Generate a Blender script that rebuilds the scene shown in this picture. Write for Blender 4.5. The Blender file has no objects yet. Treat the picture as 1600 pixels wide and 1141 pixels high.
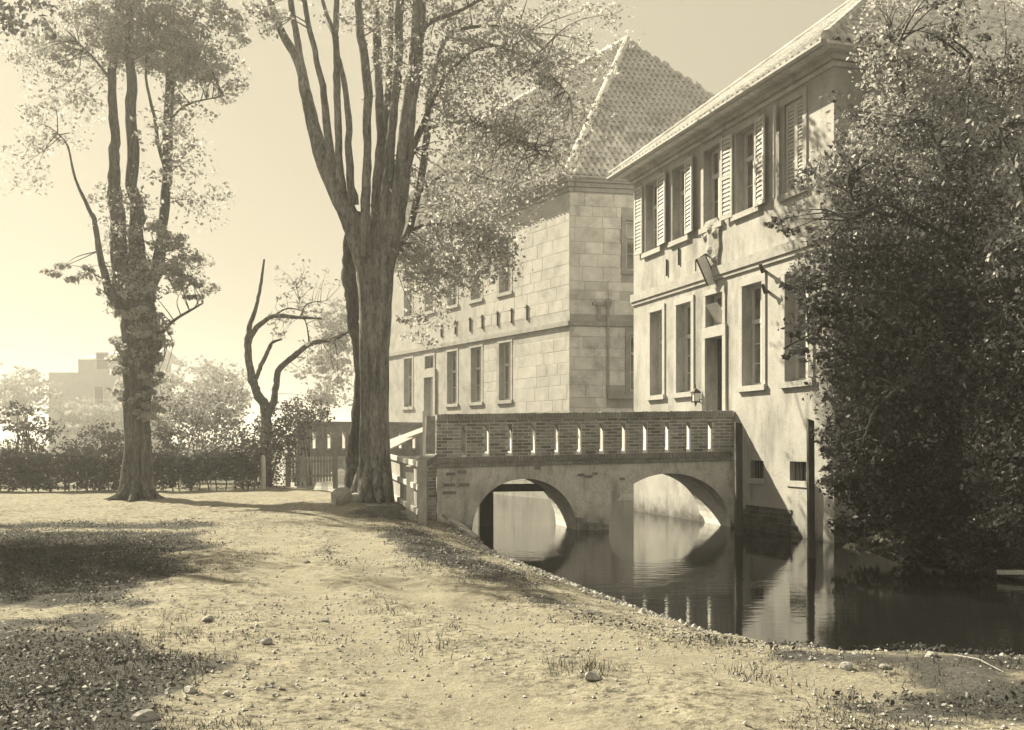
import bpy, math, random
import numpy as np
from mathutils import Matrix, Vector

SC = bpy.context.scene
COL = SC.collection
R = math.radians
random.seed(7)
RNG = np.random.default_rng(11)

# ------------------------------------------------------------------ camera, sky, sun, exposure
EYE, F, HOR = 1.6, 1600.0, 690.0          # eye height (m), focal length and horizon in photo pixels
cam = bpy.data.cameras.new('camera')
cam.sensor_width = 36.0
cam.lens = 36.0
cam.shift_y = (HOR - 570.5) / 1600.0       # a plate camera with rising front: verticals stay vertical
cam.clip_end = 4000
cam.clip_start = 0.1
cam_ob = bpy.data.objects.new('camera', cam)
COL.objects.link(cam_ob)
cam_ob.location = (0, 0, EYE)
cam_ob.rotation_euler = (R(90), 0, 0)
SC.camera = cam_ob

SUN_EL = R(37.5)
SUN_H = Vector((-0.76, 0.65)).normalized()  # horizontal direction towards the sun
w = bpy.data.worlds.new('World')
SC.world = w
w.use_nodes = True
nt = w.node_tree
for n in list(nt.nodes):
    nt.nodes.remove(n)
sky = nt.nodes.new('ShaderNodeTexSky')
sky.sky_type = 'NISHITA'
sky.sun_disc = False
sky.sun_elevation = SUN_EL
sky.sun_rotation = math.atan2(SUN_H.x, SUN_H.y) % (2 * math.pi)
sky.air_density = 1.0
sky.dust_density = 2.0
bw = nt.nodes.new('ShaderNodeRGBToBW')
tint = nt.nodes.new('ShaderNodeMix')
tint.data_type = 'RGBA'
tint.blend_type = 'MULTIPLY'
tint.inputs[0].default_value = 1.0
tint.inputs[7].default_value = (1.0, 0.89, 0.64, 1)
bg = nt.nodes.new('ShaderNodeBackground')
bg.inputs[1].default_value = 0.145
wo = nt.nodes.new('ShaderNodeOutputWorld')
nt.links.new(sky.outputs[0], bw.inputs[0])
soft = nt.nodes.new('ShaderNodeMath')      # the pale, evenly veiled sky of a hazy day
soft.operation = 'POWER'
soft.inputs[1].default_value = 0.1
nt.links.new(bw.outputs[0], soft.inputs[0])
nt.links.new(soft.outputs[0], tint.inputs[6])
nt.links.new(tint.outputs[2], bg.inputs[0])
nt.links.new(bg.outputs[0], wo.inputs[0])

sl = bpy.data.lights.new('sun', 'SUN')
sl.energy = 3.6
sl.angle = R(0.6)
sl.color = (1.0, 0.885, 0.625)
so = bpy.data.objects.new('sun', sl)
COL.objects.link(so)
sd = Vector((SUN_H.x * math.cos(SUN_EL), SUN_H.y * math.cos(SUN_EL), math.sin(SUN_EL)))
so.rotation_euler = sd.to_track_quat('Z', 'Y').to_euler()
so.location = (-20, 20, 30)

vs = SC.view_settings
vs.view_transform = 'Standard'
vs.look = 'None'
vs.exposure = 1.95
vs.gamma = 1.0
vs.use_curve_mapping = False
SC.cycles.use_denoising = True
SC.cycles.max_bounces = 6
SC.cycles.transparent_max_bounces = 4
SC.cycles.volume_bounces = 0
SC.cycles.caustics_reflective = False
SC.cycles.caustics_refractive = False


# ------------------------------------------------------------------ helpers
def at(px, py, d):
    """A point seen at photo pixel px, py, standing d metres in front of the lens."""
    return Vector(((px - 800.0) * d / F, d, EYE - (py - HOR) * d / F))


WORLD = {}


def thing(name, loc, label, cat, group=None):
    o = bpy.data.objects.new(name, None)
    o.empty_display_size = 0.2
    COL.objects.link(o)
    o.location = loc
    WORLD[o.name] = Matrix.Translation(Vector(loc))
    tag(o, label, cat, group)
    return o


def tag(o, label=None, cat=None, group=None, kind=None):
    if label:
        o['label'] = label
    if cat:
        o['category'] = cat
    if group:
        o['group'] = group
    if kind:
        o['kind'] = kind
    return o


def link(name, me, parent=None, M=None):
    o = bpy.data.objects.new(name, me)
    COL.objects.link(o)
    M = M or Matrix.Identity(4)
    o.matrix_basis = M
    WORLD[o.name] = M
    if parent is not None:
        o.parent = parent
        o.matrix_parent_inverse = WORLD[parent.name].inverted()
    return o


class MB:
    def __init__(self):
        self.v = []
        self.f = []

    def quad(self, a, b, c, d):
        i = len(self.v)
        self.v += [tuple(a), tuple(b), tuple(c), tuple(d)]
        self.f.append((i, i + 1, i + 2, i + 3))

    def poly(self, pts):
        i = len(self.v)
        self.v += [tuple(p) for p in pts]
        self.f.append(tuple(range(i, i + len(pts))))

    def hexa(self, p):
        """p: 8 corners, bottom ring 0-3 then top ring 4-7."""
        i = len(self.v)
        self.v += [tuple(q) for q in p]
        for q in ((0, 3, 2, 1), (4, 5, 6, 7), (0, 1, 5, 4), (1, 2, 6, 5), (2, 3, 7, 6), (3, 0, 4, 7)):
            self.f.append(tuple(i + k for k in q))

    def box(self, x0, x1, y0, y1, z0, z1):
        self.hexa([(x0, y0, z0), (x1, y0, z0), (x1, y1, z0), (x0, y1, z0),
                   (x0, y0, z1), (x1, y0, z1), (x1, y1, z1), (x0, y1, z1)])

    def bar(self, a, b, wd, ht, up=(0, 0, 1)):
        """A beam from a to b, wd wide and ht high."""
        a, b = Vector(a), Vector(b)
        d = (b - a).normalized()
        s = d.cross(Vector(up))
        if s.length < 1e-4:
            s = Vector((1, 0, 0))
        s.normalize()
        u = s.cross(d).normalized()
        s = s * wd / 2
        u = u * ht / 2
        self.hexa([a - s - u, a + s - u, b + s - u, b - s - u, a - s + u, a + s + u, b + s + u, b - s + u])

    def tube(self, pts, rad, sides=8, wob=0.0, cap=True, flute=0.0):
        pts = [Vector(p) for p in pts]
        n = len(pts)
        base = len(self.v)
        ref = Vector((0.93, 0.31, 0.2))
        ph = [random.uniform(0, 6.28) for _ in range(3)]
        for k, p in enumerate(pts):
            d = (pts[min(k + 1, n - 1)] - pts[max(k - 1, 0)]).normalized()
            s = d.cross(ref).normalized()
            t = d.cross(s).normalized()
            for j in range(sides):
                a = 2 * math.pi * j / sides
                r = rad[k] * (1 + wob * (math.sin(3 * a + ph[0] + k * 0.35) * 0.6 + math.sin(5 * a + ph[1] - k * 0.2) * 0.4)
                              + flute * (math.sin(13 * a + ph[2] + k * 0.05) * 0.6 + math.sin(21 * a + ph[0] - k * 0.04) * 0.4))
                q = p + s * (math.cos(a) * r) + t * (math.sin(a) * r)
                self.v.append(tuple(q))
        for k in range(n - 1):
            for j in range(sides):
                a = base + k * sides + j
                b = base + k * sides + (j + 1) % sides
                self.f.append((a, b, b + sides, a + sides))
        if cap:
            self.f.append(tuple(base + (n - 1) * sides + j for j in range(sides)))
            self.f.append(tuple(base + sides - 1 - j for j in range(sides)))

    def mesh(self, name, mat, smooth=False):
        me = bpy.data.meshes.new(name)
        me.from_pydata(self.v, [], self.f)
        if mat:
            me.materials.append(mat)
        if smooth:
            me.polygons.foreach_set('use_smooth', [True] * len(me.polygons))
        me.update()
        return me

    def build(self, name, mat, parent=None, smooth=False):
        return link(name, self.mesh(name, mat, smooth), parent)


def smooth_path(pts, per=4):
    """Catmull-Rom through (x, y, z, r) tuples."""
    P = [np.array(p, float) for p in pts]
    P = [2 * P[0] - P[1]] + P + [2 * P[-1] - P[-2]]
    out = []
    for i in range(1, len(P) - 2):
        for k in range(per):
            t = k / per
            a, b, c, d = P[i - 1], P[i], P[i + 1], P[i + 2]
            out.append(0.5 * (2 * b + (c - a) * t + (2 * a - 5 * b + 4 * c - d) * t * t + (3 * b - a - 3 * c + d) * t ** 3))
    out.append(P[-2])
    return out


def np_mesh(name, verts, faces_n, mat, nper):
    """verts (n,3) in order, every nper verts one face."""
    me = bpy.data.meshes.new(name)
    n = len(verts)
    me.vertices.add(n)
    me.vertices.foreach_set('co', np.ascontiguousarray(verts, dtype=np.float32).ravel())
    me.loops.add(n)
    me.loops.foreach_set('vertex_index', np.arange(n, dtype=np.int32))
    nf = n // nper
    me.polygons.add(nf)
    me.polygons.foreach_set('loop_start', np.arange(0, n, nper, dtype=np.int32))
    me.materials.append(mat)
    me.update(calc_edges=True)
    return me


# ------------------------------------------------------------------ materials
MATS = {}


def nodes(name):
    m = bpy.data.materials.new(name)
    m.use_nodes = True
    t = m.node_tree
    for n in list(t.nodes):
        t.nodes.remove(n)
    out = t.nodes.new('ShaderNodeOutputMaterial')
    MATS[name] = m
    return m, t, out


def nd(t, kind, **kw):
    n = t.nodes.new(kind)
    for k, v in kw.items():
        if k.startswith('i_'):
            key = k[2:]
            n.inputs[int(key) if key.isdigit() else key].default_value = v
        else:
            setattr(n, k, v)
    return n


def coords(t, scale=(1, 1, 1), kind='Object'):
    tc = nd(t, 'ShaderNodeTexCoord')
    mp = nd(t, 'ShaderNodeMapping')
    mp.inputs['Scale'].default_value = scale
    t.links.new(tc.outputs[kind], mp.inputs[0])
    return mp.outputs[0]


def noise(t, vec, scale, detail=6, rough=0.6):
    n = nd(t, 'ShaderNodeTexNoise')
    n.inputs['Scale'].default_value = scale
    n.inputs['Detail'].default_value = detail
    n.inputs['Roughness'].default_value = rough
    t.links.new(vec, n.inputs['Vector'])
    return n.outputs[0]


def ramp(t, fac, stops):
    r = nd(t, 'ShaderNodeValToRGB')
    e = r.color_ramp.elements
    while len(e) < len(stops):
        e.new(0.5)
    for k, (p, c) in enumerate(stops):
        e[k].position = p
        e[k].color = (c, c, c, 1) if not isinstance(c, tuple) else (*c, 1)
    t.links.new(fac, r.inputs[0])
    return r.outputs[0]


def mixc(t, fac, a, b, mode='MIX'):
    m = nd(t, 'ShaderNodeMix')
    m.data_type = 'RGBA'
    m.blend_type = mode
    for i_, val in ((0, fac), (6, a), (7, b)):
        if hasattr(val, 'is_linked'):
            t.links.new(val, m.inputs[i_])
        else:
            m.inputs[i_].default_value = val if i_ == 0 else (val if isinstance(val, tuple) else (val, val, val, 1))
    return m.outputs[2]


def finish(t, out, color, rough=0.85, bump=None, bstr=0.3, bdist=0.02, spec=0.3):
    p = nd(t, 'ShaderNodeBsdfPrincipled')
    if hasattr(color, 'is_linked'):
        t.links.new(color, p.inputs['Base Color'])
    else:
        p.inputs['Base Color'].default_value = (color, color, color, 1)
    p.inputs['Roughness'].default_value = rough
    p.inputs['Specular IOR Level'].default_value = spec
    if bump is not None:
        b = nd(t, 'ShaderNodeBump')
        b.inputs['Strength'].default_value = bstr
        b.inputs['Distance'].default_value = bdist
        t.links.new(bump, b.inputs['Height'])
        t.links.new(b.outputs[0], p.inputs['Normal'])
    t.links.new(p.outputs[0], out.inputs[0])
    return p


def rough_mat(name, lo, hi, scale=3.0, stretch=(1, 1, 1), bstr=0.3, rough=0.9, fine=30.0, rand=0.0, stain=None, spec=0.25, weather=0.0, tide=False):
    """Mottled mineral or timber surface: large blotches, fine grain, per-object tone, optional dark stains."""
    m, t, out = nodes(name)
    v = coords(t, stretch)
    a = noise(t, v, scale, 8, 0.65)
    b = noise(t, v, fine, 4, 0.6)
    c = ramp(t, a, [(0.3, lo), (0.72, hi)])
    g = ramp(t, b, [(0.3, 0.8), (0.7, 1.12)])
    c = mixc(t, 1.0, c, g, 'MULTIPLY')
    if rand:
        oi = nd(t, 'ShaderNodeObjectInfo')
        rr = ramp(t, oi.outputs['Random'], [(0.0, 1.0 - rand), (1.0, 1.0 + rand)])
        c = mixc(t, 1.0, c, rr, 'MULTIPLY')
    if stain:
        sc, th, dark, st = stain
        v2 = coords(t, st)
        s = ramp(t, noise(t, v2, sc, 7, 0.7), [(th, 1.0), (th + 0.16, dark)])
        c = mixc(t, 1.0, c, s, 'MULTIPLY')
    if weather or tide:
        ge = nd(t, 'ShaderNodeNewGeometry')
        pos = ge.outputs['Position']
        if weather:
            c = mixc(t, 1.0, c, ramp(t, noise(t, pos, 1.3, 7, 0.7), [(0.32, 1.0 + weather * 0.5), (0.5, 1.0), (0.66, 1.0 - weather)]), 'MULTIPLY')
        if tide:
            sx_ = nd(t, 'ShaderNodeSeparateXYZ')
            t.links.new(pos, sx_.inputs[0])
            ma_ = nd(t, 'ShaderNodeMath', operation='MULTIPLY_ADD')
            t.links.new(noise(t, pos, 3.5, 6, 0.7), ma_.inputs[0])
            ma_.inputs[1].default_value = -0.8
            t.links.new(sx_.outputs['Z'], ma_.inputs[2])
            mc_ = nd(t, 'ShaderNodeMath', operation='ADD')
            t.links.new(ma_.outputs[0], mc_.inputs[0])
            mc_.inputs[1].default_value = 1.0
            c = mixc(t, 1.0, c, ramp(t, mc_.outputs[0], [(0.2, 0.25), (0.38, 0.7), (0.6, 1.0)]), 'MULTIPLY')
    h = mixc(t, 0.5, a, b)
    finish(t, out, c, rough, h, bstr, 0.03, spec)
    return m


m, t, out = nodes('plaster')
v = coords(t)
pa = noise(t, v, 1.2, 8, 0.65)
pb = noise(t, v, 28.0, 4, 0.6)
c = mixc(t, 1.0, ramp(t, pa, [(0.3, 0.32), (0.7, 0.45)]), ramp(t, pb, [(0.3, 0.86), (0.7, 1.08)]), 'MULTIPLY')
c = mixc(t, 1.0, c, ramp(t, noise(t, coords(t, (1, 1, 0.3)), 1.1, 8, 0.72), [(0.48, 1.0), (0.66, 0.55)]), 'MULTIPLY')
c = mixc(t, 1.0, c, ramp(t, noise(t, v, 4.5, 8, 0.75), [(0.58, 1.0), (0.72, 0.72)]), 'MULTIPLY')
sx = nd(t, 'ShaderNodeSeparateXYZ')
t.links.new(v, sx.inputs[0])
ma = nd(t, 'ShaderNodeMath', operation='MULTIPLY_ADD')
t.links.new(noise(t, v, 3.0, 6, 0.7), ma.inputs[0])
ma.inputs[1].default_value = -0.9
t.links.new(sx.outputs['Z'], ma.inputs[2])
mb_ = nd(t, 'ShaderNodeMath', operation='ADD')
t.links.new(ma.outputs[0], mb_.inputs[0])
mb_.inputs[1].default_value = 1.0
c = mixc(t, 1.0, c, ramp(t, mb_.outputs[0], [(0.18, 0.3), (0.42, 0.75), (0.7, 1.0)]), 'MULTIPLY')
finish(t, out, c, 0.92, mixc(t, 0.5, pa, pb), 0.35, 0.03, 0.2)
plaster = m
frame_stone = rough_mat('dressed_stone', 0.34, 0.46, 2.5, bstr=0.2)
string_stone = rough_mat('weathered_stone', 0.26, 0.42, 2.5, bstr=0.3)
ashlar = rough_mat('ashlar', 0.58, 0.76, 2.0, bstr=0.35, rand=0.15, weather=0.35)  # stone of the shaded side, colour raised to lift its shade
ashlar_joint = rough_mat('ashlar_joint', 0.33, 0.46, 3.0, bstr=0.3, weather=0.25)
brick = rough_mat('brick', 0.22, 0.44, 9.0, bstr=0.5, rand=0.4, fine=60, weather=0.35)
brick_dark = rough_mat('brick_dark', 0.22, 0.38, 6.0, bstr=0.5, rand=0.1, fine=50, weather=0.4)
mortar = rough_mat('mortar', 0.55, 0.72, 5.0, bstr=0.5, weather=0.3)
render_mat = rough_mat('bridge_render', 0.62, 0.84, 1.6, bstr=0.5, weather=0.3, tide=True, stain=(1.7, 0.5, 0.55, (1.5, 1.5, 0.4)))
off_white = rough_mat('off_white', 0.68, 0.8, 4.0, bstr=0.15)
tile_mat = rough_mat('roof_tile', 0.48, 0.7, 6.0, bstr=0.3, rand=0.3, weather=0.3)
paint_wood = rough_mat('painted_wood', 0.48, 0.62, 5.0, (1, 1, 0.3), bstr=0.15)
shutter_wood = rough_mat('shutter_wood', 0.42, 0.54, 5.0, (1, 1, 0.3), bstr=0.15)
grey_wood = rough_mat('weathered_wood', 0.26, 0.42, 7.0, (1, 1, 0.25), bstr=0.4, rand=0.12)
dark_wood = rough_mat('wet_wood', 0.05, 0.11, 7.0, (1, 1, 0.2), bstr=0.5)
iron = rough_mat('iron', 0.03, 0.06, 9.0, bstr=0.2, rough=0.6)
stone_mat = rough_mat('field_stone', 0.24, 0.42, 5.0, bstr=0.6, rand=0.15)
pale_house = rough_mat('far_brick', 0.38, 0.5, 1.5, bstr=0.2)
wet_stone = rough_mat('wet_stone', 0.05, 0.13, 5.0, bstr=0.7, rand=0.3)
carved = rough_mat('carved_stone', 0.2, 0.45, 7.0, bstr=0.9)


def bark_mat(name, lo, hi):
    m, t, out = nodes(name)
    v = coords(t, (1, 1, 0.1))
    a = noise(t, v, 8.0, 10, 0.75)
    v2 = coords(t, (1, 1, 0.6))
    b = noise(t, v2, 2.0, 5, 0.6)
    c = ramp(t, a, [(0.4, lo), (0.6, hi)])
    c2 = ramp(t, b, [(0.3, 0.7), (0.7, 1.2)])
    pl = noise(t, coords(t, (1, 1, 0.33)), 22.0, 6, 0.7)
    c = mixc(t, 1.0, c, c2, 'MULTIPLY')
    c = mixc(t, 1.0, c, ramp(t, pl, [(0.38, 0.5), (0.55, 1.1)]), 'MULTIPLY')
    a = mixc(t, 0.4, a, pl)
    finish(t, out, c, 0.95, a, 1.0, 0.12, 0.1)
    return m


bark = bark_mat('bark', 0.11, 0.34)
bark_dark = bark_mat('bark_dark', 0.05, 0.17)


def leaf_mat(name, lo, hi, trans=0.4, gloss=0.0, var=(0.6, 1.4)):
    m, t, out = nodes(name)
    v = coords(t)
    a = noise(t, v, 1.3, 4, 0.6)
    b = noise(t, v, 14.0, 2, 0.5)
    c = mixc(t, 1.0, ramp(t, a, [(0.3, lo), (0.7, hi)]), ramp(t, b, [(0.3, var[0]), (0.7, var[1])]), 'MULTIPLY')
    d = nd(t, 'ShaderNodeBsdfDiffuse')
    tr = nd(t, 'ShaderNodeBsdfTranslucent')
    t.links.new(c, d.inputs[0])
    t.links.new(c, tr.inputs[0])
    mx = nd(t, 'ShaderNodeMixShader')
    mx.inputs[0].default_value = trans
    t.links.new(d.outputs[0], mx.inputs[1])
    t.links.new(tr.outputs[0], mx.inputs[2])
    last = mx.outputs[0]
    if gloss:
        g = nd(t, 'ShaderNodeBsdfGlossy')
        g.inputs['Roughness'].default_value = 0.55
        g.inputs[0].default_value = (0.8, 0.8, 0.8, 1)
        m2 = nd(t, 'ShaderNodeMixShader')
        m2.inputs[0].default_value = gloss
        t.links.new(last, m2.inputs[1])
        t.links.new(g.outputs[0], m2.inputs[2])
        last = m2.outputs[0]
    t.links.new(last, out.inputs[0])
    return m


leaf_spring = leaf_mat('spring_leaf', 0.3, 0.5, 0.55)
leaf_dark = leaf_mat('dark_leaf', (0.03, 0.031, 0.033), (0.125, 0.127, 0.13), 0.45, 0.06, (0.35, 2.2))  # wide tone range puts sunlit sparkle into the leaf colour
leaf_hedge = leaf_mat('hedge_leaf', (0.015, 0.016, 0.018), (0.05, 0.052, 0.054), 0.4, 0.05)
leaf_bush = leaf_mat('bush_leaf', 0.04, 0.12, 0.4, 0.03)
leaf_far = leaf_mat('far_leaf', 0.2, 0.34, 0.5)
leaf_pale = leaf_mat('pale_leaf', 0.32, 0.5, 0.5)
grass_mat = leaf_mat('grass_blade', 0.04, 0.11, 0.35)

# glass, base colour raised to stand in for reflected sky
m, t, out = nodes('window_glass')
g_col = ramp(t, noise(t, coords(t), 1.7, 3, 0.5), [(0.35, 0.07), (0.7, 0.3)])
finish(t, out, g_col, 0.08, noise(t, coords(t), 2.5, 2, 0.5), 0.06, 0.02, 0.6)
glass = m
# unlit interiors, their darkness put into the colour
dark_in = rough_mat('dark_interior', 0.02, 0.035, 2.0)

# water
m, t, out = nodes('moat_water')
v = coords(t, (1, 1, 1))
wn = mixc(t, ramp(t, noise(t, v, 0.35, 3, 0.5), [(0.4, 0.15), (0.62, 1.0)]), 0.5, noise(t, coords(t, (0.8, 2.2, 1)), 2.6, 4, 0.55))
p = finish(t, out, ramp(t, noise(t, v, 0.3, 4, 0.6), [(0.3, (0.006, 0.0065, 0.007)), (0.7, (0.012, 0.012, 0.012))]), 0.04, wn, 0.22, 0.03, 0.5)
p.inputs['IOR'].default_value = 1.5
water_mat = m

# ground: trodden pale earth with gravel; worn grass along the banks and, doubling as painted shade, on the left
m, t, out = nodes('earth')
tc = nd(t, 'ShaderNodeTexCoord')
v = tc.outputs['Object']
big = noise(t, v, 0.45, 6, 0.6)
med = noise(t, v, 2.4, 8, 0.7)
fine = noise(t, v, 22.0, 6, 0.7)
dirt = mixc(t, 1.0, ramp(t, med, [(0.28, (0.19, 0.181, 0.155)), (0.7, (0.335, 0.316, 0.262))]), ramp(t, fine, [(0.3, 0.72), (0.68, 1.16)]), 'MULTIPLY')
spk = ramp(t, noise(t, v, 9.0, 9, 0.8), [(0.41, 0.3), (0.5, 0.95), (0.64, 1.2)])
dirt = mixc(t, ramp(t, big, [(0.3, 0.45), (0.55, 1.0)]), dirt, mixc(t, 1.0, dirt, spk, 'MULTIPLY'))
turf = mixc(t, 1.0, ramp(t, med, [(0.3, 0.035), (0.7, 0.1)]), ramp(t, fine, [(0.3, 0.6), (0.7, 1.35)]), 'MULTIPLY')
att = nd(t, 'ShaderNodeAttribute')
att.attribute_name = 'turf'
sm = nd(t, 'ShaderNodeMath', operation='ADD')
t.links.new(att.outputs['Fac'], sm.inputs[0])
sb = nd(t, 'ShaderNodeMath', operation='MULTIPLY_ADD')
t.links.new(mixc(t, 0.5, big, med), sb.inputs[0])
sb.inputs[1].default_value = 2.6
sb.inputs[2].default_value = -1.3
t.links.new(sb.outputs[0], sm.inputs[1])
fac = ramp(t, sm.outputs[0], [(0.42, 0.0), (0.62, 1.0)])
at_w = nd(t, 'ShaderNodeAttribute')
at_w.attribute_name = 'track'
bare = mixc(t, 1.0, ramp(t, med, [(0.28, (0.205, 0.194, 0.163)), (0.7, (0.285, 0.268, 0.222))]), ramp(t, fine, [(0.3, 0.82), (0.68, 1.1)]), 'MULTIPLY')
dirt = mixc(t, ramp(t, at_w.outputs['Fac'], [(0.25, 0.0), (0.8, 0.85)]), dirt, bare)
c = mixc(t, fac, dirt, turf)
finish(t, out, c, 0.97, mixc(t, 0.55, med, fine), 0.9, 0.05, 0.1)
earth = m

# ------------------------------------------------------------------ the ground and the moat
MOAT = [(26, 8.4), (9, 8.8), (4.5, 8.95), (3.3, 9.0), (2.75, 9.3), (2.42, 9.75), (2.0, 10.85), (1.51, 12.1), (0.89, 14.2),
        (0.3, 16.3), (-0.22, 17.9), (-0.6, 20.2), (-0.75, 21.6), (-0.95, 22.6), (-1.2, 25.6), (-2.9, 31), (-8, 40), (-16, 53),
        (-12, 55), (2.2, 35.2), (9, 36.6), (9, 31.7), (3.9, 29.4), (6.75, 20.5), (6.2, 19.3), (6.5, 17.6), (7.2, 15.4), (8.2, 13.0), (12, 11.8), (26, 11.5)]
MP = np.array(MOAT, float)


def moat_sd(x, y):
    """Signed distance to the moat's edge, negative inside."""
    x = np.asarray(x, float)
    y = np.asarray(y, float)
    best = np.full(x.shape, 1e9)
    ins = np.zeros(x.shape, bool)
    n = len(MP)
    for i in range(n):
        a, b = MP[i], MP[(i + 1) % n]
        e = b - a
        L = e @ e
        tt = np.clip(((x - a[0]) * e[0] + (y - a[1]) * e[1]) / L, 0, 1)
        dx = x - a[0] - tt * e[0]
        dy = y - a[1] - tt * e[1]
        best = np.minimum(best, dx * dx + dy * dy)
        c = ((a[1] > y) != (b[1] > y))
        with np.errstate(divide='ignore', invalid='ignore'):
            xi = a[0] + (y - a[1]) * (b[0] - a[0]) / (b[1] - a[1])
        ins ^= c & (x < xi)
    d = np.sqrt(best)
    return np.where(ins, -d, d)


def vnoise(x, y, s, seed):
    """Smooth value noise, vectorised."""
    x = np.asarray(x, float) * s + seed * 17.3
    y = np.asarray(y, float) * s - seed * 9.1
    xi, yi = np.floor(x), np.floor(y)
    fx, fy = x - xi, y - yi
    fx, fy = fx * fx * (3 - 2 * fx), fy * fy * (3 - 2 * fy)

    def h(a, b):
        q = np.sin(a * 127.1 + b * 311.7 + seed * 74.7) * 43758.5453
        return q - np.floor(q)
    return (h(xi, yi) * (1 - fx) + h(xi + 1, yi) * fx) * (1 - fy) + (h(xi, yi + 1) * (1 - fx) + h(xi + 1, yi + 1) * fx) * fy


TRACK = np.array([(4.6, 5.2), (2.2, 6.8), (0.3, 8.7), (-1.2, 11.4), (-2.2, 15.2), (-2.9, 19.0), (-3.9, 23.0)])
TRACK2 = np.array([(1.0, 4.8), (-0.6, 7.0), (-1.5, 9.3), (-2.9, 13.0), (-4.2, 18.0), (-5.4, 24.0)])


def line_d(x, y, P):
    best = np.full(np.shape(x), 1e9)
    for a, b_ in zip(P[:-1], P[1:]):
        e = b_ - a
        tt = np.clip(((x - a[0]) * e[0] + (y - a[1]) * e[1]) / (e @ e), 0, 1)
        best = np.minimum(best, (x - a[0] - tt * e[0]) ** 2 + (y - a[1] - tt * e[1]) ** 2)
    return np.sqrt(best)


def track(x, y):
    """The two worn wheel lines of the track, 1 in their middle."""
    w1 = np.exp(-(line_d(x, y, TRACK) / 0.42) ** 2)
    w2 = np.exp(-(line_d(x, y, TRACK2) / 0.5) ** 2) * 0.8
    return np.maximum(w1, w2)


WATER = -0.4


def ground_z(x, y):
    sd_ = moat_sd(x, y)
    e = np.maximum(sd_, 0)
    land = -0.4 * np.exp(-(e / 0.75) ** 1.15)
    bump = (vnoise(x, y, 0.5, 1) - 0.5) * 0.09 + (vnoise(x, y, 1.7, 2) - 0.5) * 0.05 + (vnoise(x, y, 5.0, 3) - 0.5) * 0.035 + (vnoise(x, y, 13.0, 4) - 0.5) * 0.016
    land = land + bump * np.clip(e * 2, 0.15, 1) * (1 - 0.5 * track(x, y)) - 0.05 * track(x, y) * np.clip(e - 0.6, 0, 1) + 0.26 * np.exp(-((x + 3.6) / 2.0) ** 2 - ((y - 25.4) / 2.6) ** 2)
    inside = np.clip(-sd_ / 0.9, 0, 1)
    wet = -0.4 - 0.75 * inside
    return np.where(sd_ > 0, np.maximum(land, -0.405), wet)


def gz(x, y):
    return float(ground_z(np.array([x]), np.array([y]))[0])


def turf_mask(x, y):
    """Where grass grows: left of the track (where it doubles as painted shade), along the bank, at the trees' feet."""
    x = np.asarray(x, float)
    y = np.asarray(y, float)
    edge = -0.6 - 0.27 * y + (vnoise(x, y, 0.7, 51) - 0.5) * 1.5 + (vnoise(x, y, 2.1, 52) - 0.5) * 0.7      # left edge of the track
    left = 1 / (1 + np.exp(-(edge - x) * 3.0)) * np.clip((21.6 - y) / 2, 0.0, 1) * 0.98  # dark turf here also stands in for the foreground tree shade
    left = left * (1 - 0.8 * np.exp(-((x + 4.6) / 0.75) ** 2 - ((y - 9.6) / 0.7) ** 2)) * (1 - 0.7 * np.exp(-((y - 18.6) / 0.6) ** 2))
    sd_ = moat_sd(x, y)
    bank = np.exp(-((sd_ - 1.35 - 0.5 * vnoise(x, y, 0.9, 61)) / 0.62) ** 2) * np.clip((23 - y) / 5, 0, 1) * np.clip((y - 8) / 5, 0.6, 1) * 0.9
    low = np.clip((x - 1.2 + (vnoise(x, y, 1.3, 71) - 0.5) * 2.4) / 1.8, 0, 1) * np.clip((9.2 - y + (vnoise(x, y, 1.7, 72) - 0.5) * 1.5) / 1.4, 0, 1) * 0.66
    foot = np.exp(-(((x + 2.6) / 1.2) ** 2 + ((y - 22.6) / 1.3) ** 2)) * 0.6
    far = np.clip((y - 34) / 3, 0, 1) * 0.6
    right = np.clip((x - 6.0) / 0.6, 0, 1) * np.clip((y - 11.5) / 0.5, 0, 1) * 0.6
    worn = 0.34 * np.exp(-((x + 2.6) / 2.0) ** 2 - ((y - 13.2) / 4.2) ** 2) + 0.1
    tr = track(x, y)
    bank = bank * (1 - 0.85 * tr)
    worn = worn * (1 - tr)
    return np.clip(np.maximum.reduce([left, bank, low, foot, far, right, worn]), 0, 1)


def axis(lo, hi, step, far_lo, far_hi):
    a = list(np.arange(lo, hi + 1e-6, step))
    s = step
    up, q = [], hi
    while q < far_hi:
        s *= 1.22
        q += s
        up.append(q)
    s = step
    dn, q = [], lo
    while q > far_lo:
        s *= 1.22
        q -= s
        dn.append(q)
    return np.array(dn[::-1] + a + up)


XS = axis(-11, 9, 0.09, -700, 700)
YS = axis(3.5, 27, 0.09, -60, 1500)
GX, GY = np.meshgrid(XS, YS)
GZ = ground_z(GX, GY)
nx, ny = len(XS), len(YS)
me = bpy.data.meshes.new('ground')
me.vertices.add(nx * ny)
me.vertices.foreach_set('co', np.stack([GX, GY, GZ], -1).astype(np.float32).ravel())
idx = np.arange(nx * ny).reshape(ny, nx)
q = np.stack([idx[:-1, :-1], idx[:-1, 1:], idx[1:, 1:], idx[1:, :-1]], -1).reshape(-1)
me.loops.add(len(q))
me.loops.foreach_set('vertex_index', q.astype(np.int32))
me.polygons.add(len(q) // 4)
me.polygons.foreach_set('loop_start', np.arange(0, len(q), 4, dtype=np.int32))
me.polygons.foreach_set('use_smooth', [True] * (len(q) // 4))
at_ = me.attributes.new('turf', 'FLOAT', 'POINT')
at_.data.foreach_set('value', turf_mask(GX, GY).astype(np.float32).ravel())
at2 = me.attributes.new('track', 'FLOAT', 'POINT')
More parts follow.
